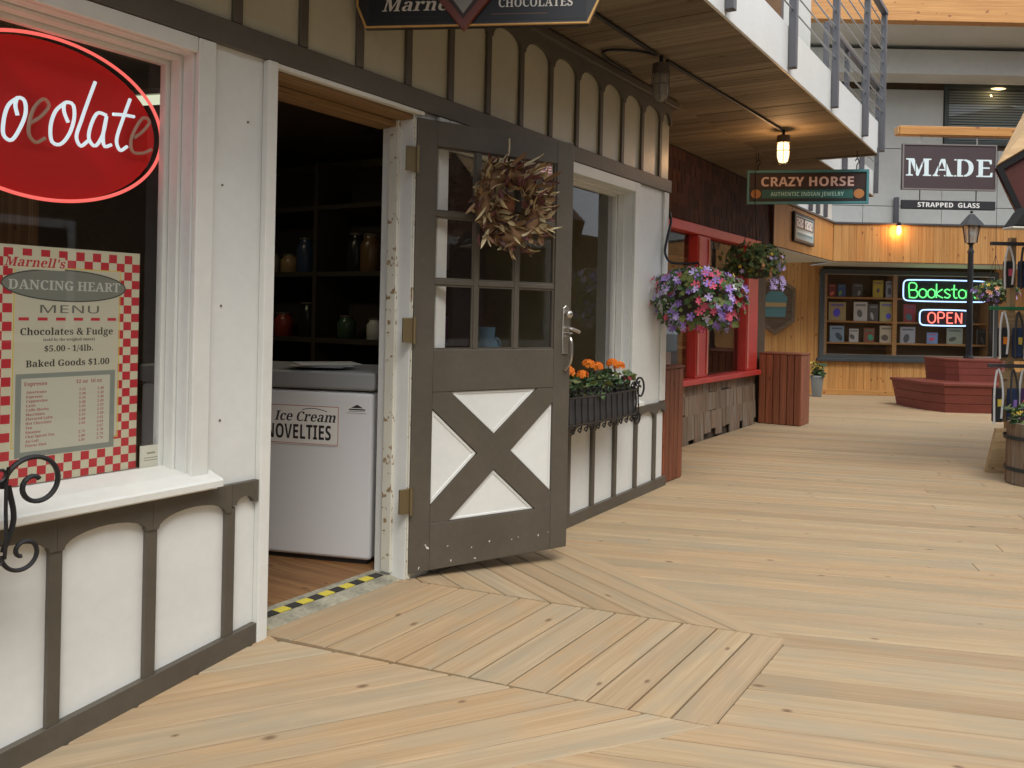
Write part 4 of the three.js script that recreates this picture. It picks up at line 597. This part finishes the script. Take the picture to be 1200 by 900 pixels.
{ // neon signs in the bookstore window
  const blue = mat({ color: lin(.2, .3, .4), emissive: lin(.42, .62, 1), emissiveIntensity: 1.15 }), green = mat({ color: lin(.1, .3, .12), emissive: lin(.12, .85, .2), emissiveIntensity: 1.0 }), redN = mat({ color: lin(.3, .1, .1), emissive: lin(1, .16, .12), emissiveIntensity: 1.2 });
  const G = { B: [[[0, 0], [0, 1], [.4, 1], [.5, .8], [.4, .55], [0, .52], [.45, .5], [.58, .25], [.45, 0], [0, 0]]], o: [[[.25, .62], [.05, .5], [0, .3], [.08, .08], [.27, 0], [.46, .08], [.52, .3], [.46, .52], [.25, .62]]], k: [[[0, 0], [0, 1]], [[.42, .62], [.02, .28], [.45, 0]]], s: [[[.42, .54], [.22, .62], [.03, .5], [.2, .33], [.42, .2], [.3, .02], [.02, .06]]], t: [[[.2, .95], [.2, .12], [.32, 0], [.42, .05]], [[0, .62], [.4, .62]]], r: [[[0, 0], [0, .6]], [[0, .4], [.2, .6], [.36, .56]]], e: [[[.02, .3], [.5, .32], [.44, .55], [.24, .62], [.04, .5], [0, .28], [.1, .05], [.28, 0], [.48, .1]]],
    O: [[[.35, 1], [.08, .85], [0, .5], [.08, .15], [.35, 0], [.62, .15], [.7, .5], [.62, .85], [.35, 1]]], P: [[[0, 0], [0, 1], [.42, .98], [.55, .74], [.42, .5], [0, .48]]], E: [[[.5, 1], [0, 1], [0, 0], [.52, 0]], [[0, .52], [.42, .52]]], N: [[[0, 0], [0, 1], [.55, 0], [.55, 1]]] };
  function neon(label, tl, br, word, m, h, gap, light) {
    const D = 14.16, [x0, yt] = lat(...tl, D), [x1, yb] = lat(...br, D), W = x1 - x0, H = yt - yb, n = thing('neon_sign', label, 'neon sign', atB((x0 + x1) / 2, yb, D).toArray(), YAW);
    const c = .07, rp = []; for (const [cx, cy, a0] of [[W / 2 - c, H - c, 0], [-W / 2 + c, H - c, Math.PI / 2], [-W / 2 + c, c, Math.PI], [W / 2 - c, c, Math.PI * 1.5]]) for (let i = 0; i <= 4; i++) { const a = a0 + i / 4 * Math.PI / 2; rp.push(V(cx + c * Math.cos(a), cy + c * Math.sin(a), 0)); }
    part('border_tube', tube(rp, .0115, 120, 7, true), blue, n);
    part('backing', at(bx(W - .02, H - .02, .008), 0, H / 2, -.03), mat({ color: lin(.012, .014, .02), roughness: .5 }), n);
    const adv = (ch) => Math.max(...G[ch].flat().map((q) => q[0])), tot = [...word].reduce((s, ch) => s + adv(ch) * h + gap, -gap); let x = -tot / 2;
    for (const ch of word) { for (const st of G[ch]) { const p = st.map(([a, b]) => V(x + a * h, H / 2 - h * .5 + b * h, .005)); const sharp = 'NE'.includes(ch) || p.length === 2; part('letter_tube', sharp ? merge(p.slice(1).map((q, i) => rod(p[i], q, .0105, 7))) : tube(p, .0105, 40, 7), m, n); } x += adv(ch) * h + gap; }
    for (const s of [-1, 1]) part('hanging_wire', rod(V(s * W * .35, H, -.03), V(s * W * .35, 2.5 - yb, -.03), .002), iron, n);
    const l = new THREE.RectAreaLight(light, .5, W, H); l.position.set(0, H / 2, .03); l.rotation.y = Math.PI; n.add(l); l.rotation.y = Math.PI; 
  }
  neon('green script neon sign with blue border in the bookstore window', [1059, 328], [1156, 354], 'Bookstore', green, .235, .022, 0x60ff90);
  neon('red neon sign with blue border below the green neon sign', [1078, 363], [1136, 382], 'OPEN', redN, .175, .05, 0xff7060);
}
{ // hexagonal plaque, small sign on the pine band, wall lamp, potted plant
  const [x, y] = lat(909, 357, 13.98), p = thing('hexagonal_plaque', 'grey wooden hexagonal plaque with a teal picture on the pine wall', 'plaque', atB(x, y - .5, 14.0).toArray(), YAW), hx = (k) => [[0, .5 - .5 * k], [.32 * k, .5 - .27 * k], [.32 * k, .5 + .27 * k], [0, .5 + .5 * k], [-.32 * k, .5 + .27 * k], [-.32 * k, .5 - .27 * k]];
  part('board', ext(hx(1), .03, [], .006), tmat(SHN, { color: lin(.5, .47, .42) }), p, [0, 0, -.02]); part('rim', ext(hx(1), .015, [hx(.85)], .003), tmat(SHN, { color: lin(.75, .7, .62) }), p, [0, 0, .011]);
  part('picture', ext([[-.16, .3], [.16, .3], [.19, .62], [.1, .72], [-.1, .72], [-.19, .62]], .006), mat({ color: lin(.10, .24, .27), roughness: .6 }), p, [0, 0, .011]); part('picture_band', at(bx(.34, .07, .008), 0, .5, .022), mat({ color: lin(.45, .33, .16), roughness: .6 }), p);
  // small sign
  const c0 = V(-.55, 0, -10.46), c1 = atB(4.89, 0, 13), d = c1.clone().sub(c0), turn = Math.atan2(-d.z, d.x);
  const s = thing('fascia_sign', 'small white and blue sign fixed to the pine band over the walkway', 'sign', [c0.x + d.x * .42 + .022, 2.25, c0.z + d.z * .42], turn), t = canvasTex(512, 288, (g, w, h) => { g.fillStyle = '#20323a'; g.fillRect(0, 0, w, h); g.fillStyle = '#8fb9bf'; g.fillRect(24, 24, w - 48, h - 48); g.fillStyle = '#242a33'; g.fillRect(36, 34, w - 72, 120); g.fillStyle = '#eef0ee'; for (let i = 0; i < 10; i++) { if (i === 4) continue; g.fillRect(50 + i * 41, 48, 32, 92); g.fillStyle = '#242a33'; g.fillRect(58 + i * 41 + (i % 3) * 3, 62 + (i % 2) * 26, 14, 20); g.fillStyle = '#eef0ee'; } g.fillStyle = '#cfe3e2'; g.fillRect(60, 172, w - 120, 50); g.fillStyle = '#4d97a8'; g.fillRect(60, 196, w - 120, 30); });
  part('board', at(rb(1.02, .39, .03, .004), 0, .195, -.0), mat({ color: lin(.02, .03, .035) }), s); part('print', plate(1.0, .37), mat({ map: t, roughness: .5 }), s, [0, .195, .0165]);
  // lamp on the band
  const [lx, ly] = lat(1053, 270, 12.93), l = thing('wall_lamp', 'small glowing bulb lamp at the top of the pine band', 'lamp', atB(lx, ly - .07, 12.92).toArray(), YAW);
  part('bulb', new THREE.LatheGeometry([[.001, -.01], [.032, .01], [.04, .06], [.03, .12], [.022, .14]].map((q) => new THREE.Vector2(...q)), 14), mat({ color: lin(.8, .6, .4), emissive: lin(1, .66, .3), emissiveIntensity: 1.3 }), l); part('socket', at(new THREE.CylinderGeometry(.028, .028, .05, 12), 0, .165, 0), iron, l); part('arm', rod(V(0, .18, 0), V(0, .15, -.08), .008), iron, l);
  const pl = new THREE.PointLight(0xffb060, .35); pl.position.set(0, .06, 0); pl.castShadow = true; pl.shadow.radius = 2; l.add(pl);
  // pot
  const [px] = lat(957, 465, 13.6), f = thing('potted_plant', 'small green plant in a grey pot by the pine wall', 'plant', atB(px, 0, 13.6).toArray()); part('pot', new THREE.LatheGeometry([[.001, 0], [.07, 0], [.1, .3], [.11, .31], [.11, .34], [.09, .34], [.085, .31], [.001, .31]].map((q) => new THREE.Vector2(...q)), 16), mat({ color: lin(.2, .22, .22), roughness: .7 }), f); foliage(f, 90, () => [V(rr(-.09, .09), rr(.32, .52), rr(-.09, .09)), V(rr(-.6, .6), 1, rr(-.6, .6))], .07, leafMats.slice(0, 3)); { const a = []; for (let i = 0; i < 9; i++) a.push(aim(bloomG, V(rr(-.09, .09), rr(.42, .55), rr(-.05, .1)), V(rr(-.5, .5), .6, 1), .024)); part('yellow_flowers', merge(a), PET.yellow, f, null, null, { kind: 'stuff' }); }
}
{ // two-tier planter bench with lamp post
  const redP = tmat(plainTex(91, [112, 52, 40], .12, .8, 5), { roughness: .6 }), redTop = redP;
  const b = thing('planter_bench', 'reddish brown two tier wooden planter bench before the bookstore', 'planter bench', atB(6.35, 0, 12.2).toArray(), YAW), F = LZ(11.5) - LZ(12.2);
  const low = [[-.70, -.42], [-.62, .28], [-.45, .62], [.42, .66], [.95, .2], [.95, -.5]], up = [[-.22, -.42], [-.18, .1], [-.06, .24], [.55, .24], [.75, 0], [.75, -.5]];
  const tier = (poly, y0_, y1, k) => { for (let i = 0; i < poly.length; i++) { const a = poly[i], c = poly[(i + 1) % poly.length], p = [], s = (q, t) => [lerp(q[0] * k + .02, q[0], t), lerp(q[1] * k, q[1], t)], N = 3; for (let r = 0; r < N; r++) { const t0 = r / N + (r ? .008 : 0), t1 = (r + 1) / N - .008, A0 = s(a, t0), A1 = s(a, t1), B0 = s(c, t0), B1 = s(c, t1), ya = lerp(y0_, y1, t0), yb = lerp(y0_, y1, t1), g = new THREE.BufferGeometry(); const nx = (c[1] - a[1]), nz = -(c[0] - a[0]), nl = Math.hypot(nx, nz), ox = nx / nl * .02, oz = nz / nl * .02, f = (q, y, o) => [q[0] + ox * o, y, q[1] + oz * o]; const v = [f(A0, ya, 0), f(B0, ya, 0), f(B1, yb, 0), f(A1, yb, 0), f(A0, ya, 1), f(B0, ya, 1), f(B1, yb, 1), f(A1, yb, 1)], q = [[0, 1, 2, 3], [5, 4, 7, 6], [3, 2, 6, 7], [1, 0, 4, 5], [4, 0, 3, 7], [1, 5, 6, 2]], P = []; for (const [m, n, o, w] of q) P.push(...v[m], ...v[n], ...v[o], ...v[m], ...v[o], ...v[w]); g.setAttribute('position', new THREE.Float32BufferAttribute(P, 3)); g.computeVertexNormals(); part('board', uvm(g, 'x', rof()), redP, b); } } };
  tier(low, 0, .37, .93); tier(up, .40, .69, .98);
  const cap = (poly, y, h, k) => { const g = ext(poly.map(([x, z]) => [x * k, -z * k]), h, [], .005); g.rotateX(-Math.PI / 2); g.translate(0, y, 0); return g; };
  part('seat', cap(low, .37, .028, 1.03), redTop, b); part('rim', cap(up, .69, .022, 1.03), redTop, b); part('core', cap(low, .01, .35, .85), redP, b); part('core', cap(up, .4, .28, .9), redP, b);
  const [lx] = lat(1136.5, 350, 12.35), L = thing('lamp_post', 'black lantern on a slim post rising from the planter bench', 'lamp post', atB(lx, .712, 12.35).toArray(), YAW);
  const S = 2.86 - .712; part('post', new THREE.LatheGeometry([[.07, 0], [.07, .03], [.045, .06], [.045, .5], [.055, .52], [.042, .55], [.038, S - .62], [.05, S - .60], [.03, S - .56], [.028, S - .5], [.06, S - .47]].map((q) => new THREE.Vector2(...q)), 14), iron, L);
  const lan = (r0, r1, y0_, y1, m, n) => part(n, at(new THREE.CylinderGeometry(r1, r0, y1 - y0_, 4, 1).rotateY(Math.PI / 4), 0, (y0_ + y1) / 2, 0), m, L);
  lan(.075, .11, S - .47, S - .22, new THREE.MeshPhysicalMaterial({ color: lin(.75, .75, .72), transmission: .75, roughness: .3, thickness: 0 }), 'lantern_glass'); for (let i = 0; i < 4; i++) { const a = Math.PI / 4 + i * Math.PI / 2, A = [Math.cos(a), Math.sin(a)]; part('lantern_bar', rod(V(A[0] * .078, S - .47, A[1] * .078), V(A[0] * .113, S - .22, A[1] * .113), .008), iron, L); }
  lan(.18, .035, S - .22, S - .05, slate, 'lantern_roof'); part('finial', at(new THREE.SphereGeometry(.022, 10, 8), 0, S - .02, 0), iron, L); part('bulb', at(new THREE.SphereGeometry(.05, 12, 10), 0, S - .34, 0), mat({ color: lin(.75, .74, .7), roughness: .3 }), L);
  // basket hung beyond the lamp
  const [bx3, by3] = lat(1166, 345, 11.8), hb = basket('hanging basket of violet and peach flowers beside the lantern post', atB(bx3, by3 + .05, 11.8), .26, .12, [['violet', 26, .035, true], ['lilac', 22, .035, true], ['peach', 12, .03], ['yellow', 10, .026]], 380); part('chain', rod(V(0, .49, 0), V(0, 2.0, 0), .003, 4), iron, hb);
}
{ // sign hanging from a timber beam
  const D = 10, [x0, yt] = lat(1058, 168, D), [x1, yb] = lat(1167, 224, D), W = x1 - x0, H = yt - yb, s = thing('hanging_sign', 'maroon sign with white stencil letters hanging from a timber beam', 'sign', atB((x0 + x1) / 2, yb, D).toArray(), YAW);
  part('board', at(rb(W, H, .04, .005), 0, H / 2, -.021), mat({ color: lin(.055, .03, .032), roughness: .6 }), s);
  const t = canvasTex(1024, 540, (g, w, h) => { g.fillStyle = '#46383a'; g.fillRect(0, 0, w, h); for (let i = 0; i < 900; i++) { g.fillStyle = `rgba(${30 + rnd() * 40 | 0},${24 + rnd() * 30 | 0},${26 + rnd() * 30 | 0},.25)`; g.fillRect(rnd() * w, rnd() * h, 20 + rnd() * 80, 2); } g.fillStyle = '#d9eaec'; g.textAlign = 'center'; g.font = 'bold 330px serif'; g.save(); g.translate(w / 2, 385); g.scale(.96, .92); g.fillText('MADE', 0, 0); g.restore(); g.fillStyle = '#46383a'; for (const x of [128, 210, 318, 388, 470, 592, 668, 806]) g.fillRect(x, 130, 9, 270); });
  part('lettering', plate(W - .03, H - .03), mat({ map: t, roughness: .6 }), s, [0, H / 2, .0015]); part('edge', ext(rect(-W / 2, W / 2, 0, H), .01, [rect(-W / 2 + .015, W / 2 - .015, .015, H - .015)]), mat({ color: lin(.2, .18, .17) }), s, [0, 0, .0]);
  const p = part('name_board', at(rb(W, .105, .03, .004), 0, -.175, -.016), mat({ color: lin(.03, .03, .032) }), s), t2 = canvasTex(1024, 100, (g, w, h) => { g.fillStyle = '#26262a'; g.fillRect(0, 0, w, h); g.fillStyle = '#e9e9e6'; g.textAlign = 'center'; g.font = 'bold 84px sans-serif'; g.fillText('STRAPPED  GLASS', w / 2, 80, w * .9); });
  part('name_lettering', plate(W - .02, .09), mat({ map: t2 }), p, [0, -.175, .0008]);
  for (const x of [-W * .3, W * .3]) { part('link', rod(V(x, 0, -.02), V(x, -.125, -.02), .006), iron, s); part('hanger', rod(V(x, H, -.02), V(x, H + .10, -.02), .008), nickel, s); }
  const [bx0, by0] = lat(1053, 153, D), be = thing('timber_beam', 'horizontal timber beam carrying the maroon hanging sign', 'beam', atB(bx0, by0, D).toArray(), YAW); part('beam', at(rb(2.6, .105, .12, .008), 1.3, 0, -.02), pineMats[2], be); part('end_cap', at(rb(.02, .09, .1, .004), -.012, 0, -.02), pineMats[1], be);
}
// ---------------------------------------------------------------- right-hand kiosk, rack, barrel
{
  const D0 = 6, kb = atB(4.6, 0, 7.6), k = thing('kiosk', 'dark red gabled kiosk with a tan roof edge beside the walkway', 'building', kb.toArray(), YAW), q = (l, y, d) => [l - 4.6, y, 7.6 - d];
  const prism = (name, pts, back, m) => { const g = new THREE.BufferGeometry(), a = pts.map((p) => q(...p)), b = pts.map((p, i) => q(...back[i])), P = [], n = a.length, f = (x, y, z) => P.push(...x, ...y, ...z); for (let i = 1; i < n - 1; i++) { f(a[0], a[i], a[i + 1]); f(b[0], b[i + 1], b[i]); } for (let i = 0; i < n; i++) { const j = (i + 1) % n; f(a[i], b[i], b[j]); f(a[i], b[j], a[j]); } g.setAttribute('position', new THREE.Float32BufferAttribute(P, 3)); g.computeVertexNormals(); return part(name, uvm(g, 'x'), m, k); };
  const tan = tmat(wood(512, 256, 1.2, .5, 95, [190, 160, 116], [150, 118, 78]), { roughness: .75 }), maroon = tmat(plainTex(96, [78, 36, 30], .2, .6, 5), { roughness: .6 });
  const gable = [[3.379, 2.322, 6], [3.535, 2.042, 6], [5.6, 2.06, 6], [5.6, 3.68, 6]].reverse(); prism('gable', gable, gable.map(([l, y, d]) => [l + .652 * 1.6, y, d + 1.6]), maroon);
  const trim = [[3.375, 2.335, 5.975], [3.53, 2.028, 5.975], [3.575, 2.03, 5.975], [3.432, 2.318, 5.975], [5.6, 3.62, 5.975], [5.6, 3.70, 5.975]];
  prism('barge_board', [trim[0], trim[1], trim[2], trim[3]].reverse(), [trim[0], trim[1], trim[2], trim[3]].reverse().map(([l, y, d]) => [l + .026, y, d + .04]), iron); prism('barge_board', [trim[0], trim[3], trim[4], trim[5]].reverse(), [trim[0], trim[3], trim[4], trim[5]].reverse().map(([l, y, d]) => [l + .026, y, d + .04]), iron);
  const roof = [[3.375, 2.345, 5.96], [5.6, 3.72, 5.96], [6.2, 5.4, 6.9], [3.97, 2.92, 6.62]]; prism('roof', roof, roof.map(([l, y, d]) => [l + .02, y - .03, d + .05]), tan);
  prism('wall', [[4.5, -.1, 6.5], [6.2, -.1, 6.5], [6.2, 2.3, 6.5], [4.5, 2.3, 6.5]], [[6.0, -.1, 8.8], [7.7, -.1, 8.8], [7.7, 2.3, 8.8], [6.0, 2.3, 8.8]], maroon);
  const [fx, fy] = lat(1186, 258, 5.9), fl = thing('flood_lamp', 'black flood lamp with a pale rim under the kiosk gable', 'lamp', atB(fx + .05, fy, 5.9).toArray(), YAW); part('housing', ext([[-.11, -.05], [.16, -.05], [.13, .05], [-.02, .08]], .12, [], .008), mat({ color: lin(.012, .012, .012), roughness: .95 }), fl); part('rim', at(rb(.28, .014, .13, .004), .025, -.062, .06), mat({ color: lin(.6, .58, .52) }), fl); part('bracket', rod(V(.06, .05, .06), V(.1, .12, .06), .012), iron, fl);
}
{
  const D = 7.1, [rx] = lat(1182, 400, D), R = thing('display_rack', 'tan wooden display rack hung with straps and pouches beside the walkway', 'display rack', atB(rx + .12, 0, D).toArray(), YAW);
  const tan = tmat(wood(512, 256, 1.2, .5, 97, [186, 160, 122], [150, 122, 84]), { roughness: .75 });
  part('foot_board', ext([[-.32, 0], [.3, 0], [.22, .36], [-.24, .36]], .03), tan, R, [0, .004, .03]); part('upright', at(rb(.05, 1.95, .05, .004, 'y'), -.08, .98, -.05), tan, R); part('upright', at(rb(.05, 1.95, .05, .004, 'y'), .3, .98, -.05), tan, R);
  for (const y of [.88, 1.36, 1.9]) part('cross_bar', at(rb(.62, .03, .03, .004), .03, y, -.01), y === 1.36 ? mat({ color: lin(.03, .2, .08), roughness: .5 }) : steel, R); part('panel', at(bx(.5, .42, .012), .08, .62, -.03), tan, R); part('panel', at(bx(.5, .4, .012), .08, 1.12, -.03), tan, R);
  const pal = { black: [.015, .015, .017], navy: [.02, .035, .09], purple: [.06, .02, .08], 'dark green': [.02, .06, .03] }, w = mat({ color: lin(.62, .62, .6), roughness: .8 }), tiers = { top: 1.88, middle: 1.34, bottom: .86 };
  const acc = [PET.pink, PET.orange, PET.yellow, PET.violet];
  Object.entries(tiers).forEach(([tn, y], r) => { Object.entries(pal).forEach(([cn, c], i) => { const x = -.15 + i * .105 - r * .035, z = .03 + (i % 2) * .03, h = [.36, .40, .46][r]; const g = thing('hanging_pouch', cn + ' pouch with a white strap on the ' + tn + ' bar of the display rack', 'pouch', atB(rx + .12 + x, y, D - z).toArray(), YAW + rr(-.2, .2), 'pouches on the display rack'); part('pouch', at(rb(.085, h * .62, .045, .015), 0, -h * .66, 0), mat({ color: lin(...c), roughness: .8 }), g); part('strap', tube([V(-.035, -h, .026), V(-.038, -h * .4, .028), V(-.02, -.06, .012), V(0, 0, .0), V(.02, -.07, .012), V(.03, -h * .45, .028), V(.02, -h * .9, .026)], .0085, 30, 6), i % 2 ? mat({ color: lin(.03, .03, .03) }) : w, g); part('patch', at(rb(.04, .06, .006, .002), .01, -h * .62, .025), acc[(i + r) % 4], g); }); });
  const [bx0] = lat(1183, 495, 6.55), b = thing('barrel_planter', 'grey wooden barrel planter with leafy green plants beside the rack', 'planter', atB(bx0 + .25, 0, 6.55).toArray(), YAW), n = 16;
  for (let i = 0; i < n; i++) { const a = i / n * 6.283; const g = ext([[-.04, 0], [.04, 0], [.047, .25], [.049, .47], [-.049, .47], [-.047, .25]], .022, [], .003, 'y'); part('stave', g, shakeMats[i % 4], b, [Math.sin(a) * .215, .004, Math.cos(a) * .215], [0.04, a, 0]); }
  for (const y of [.12, .36]) part('hoop', at(new THREE.CylinderGeometry(.246 + y * .04, .244 + y * .04, .03, 24, 1, true), 0, y, 0), mat({ color: lin(.05, .06, .065), roughness: .5, metalness: .6, side: THREE.DoubleSide }), b); part('soil', at(new THREE.CylinderGeometry(.21, .2, .4, 16), 0, .23, 0), mat({ color: lin(.03, .02, .015) }), b);
  foliage(b, 260, () => { const a = rr(0, 6.28), r = rr(0, .24); return [V(Math.cos(a) * r, rr(.42, .6), Math.sin(a) * r), V(Math.cos(a) * .5, 1, Math.sin(a) * .5)]; }, .075); { const a = []; for (let i = 0; i < 12; i++) a.push(aim(bloomG, V(rr(-.22, .2), rr(.5, .62), rr(-.2, .2)), V(rr(-.5, .5), .8, .6), .022)); part('yellow_flowers', merge(a), PET.yellow, b, null, null, { kind: 'stuff' }); }
}
// ---------------------------------------------------------------- shops across the walkway, mirrored in the windows
{
  const o = thing('opposite_shops', 'brown wooden shop row across the walkway reflected in the windows', 'building', [7.2, 0, -4]);
  wpart('wall', span(7.0, 7.3, -.1, 5.6, 6, -13, 0, 'z'), tmat(SHN, { color: lin(.62, .62, .6) }), o); wpart('roof', span(6.3, 9, 5.6, 5.8, 6, -13, 0, 'z'), tmat(SHD, {}), o);
  for (let i = 0; i < 4; i++) { const z = 3 - i * 3.4; const w = wpart('window', span(6.95, 7.0, .8, 2.2, z, z - 1.7, .004), white, o); const g = span(6.94, 6.949, .9, 2.1, z - .1, z - 1.6); g.translate(-7.2, 0, 4); part('pane', g, mat({ color: lin(.04, .05, .05), roughness: .1 }), w); }
}
renderer.render(scene, camera);
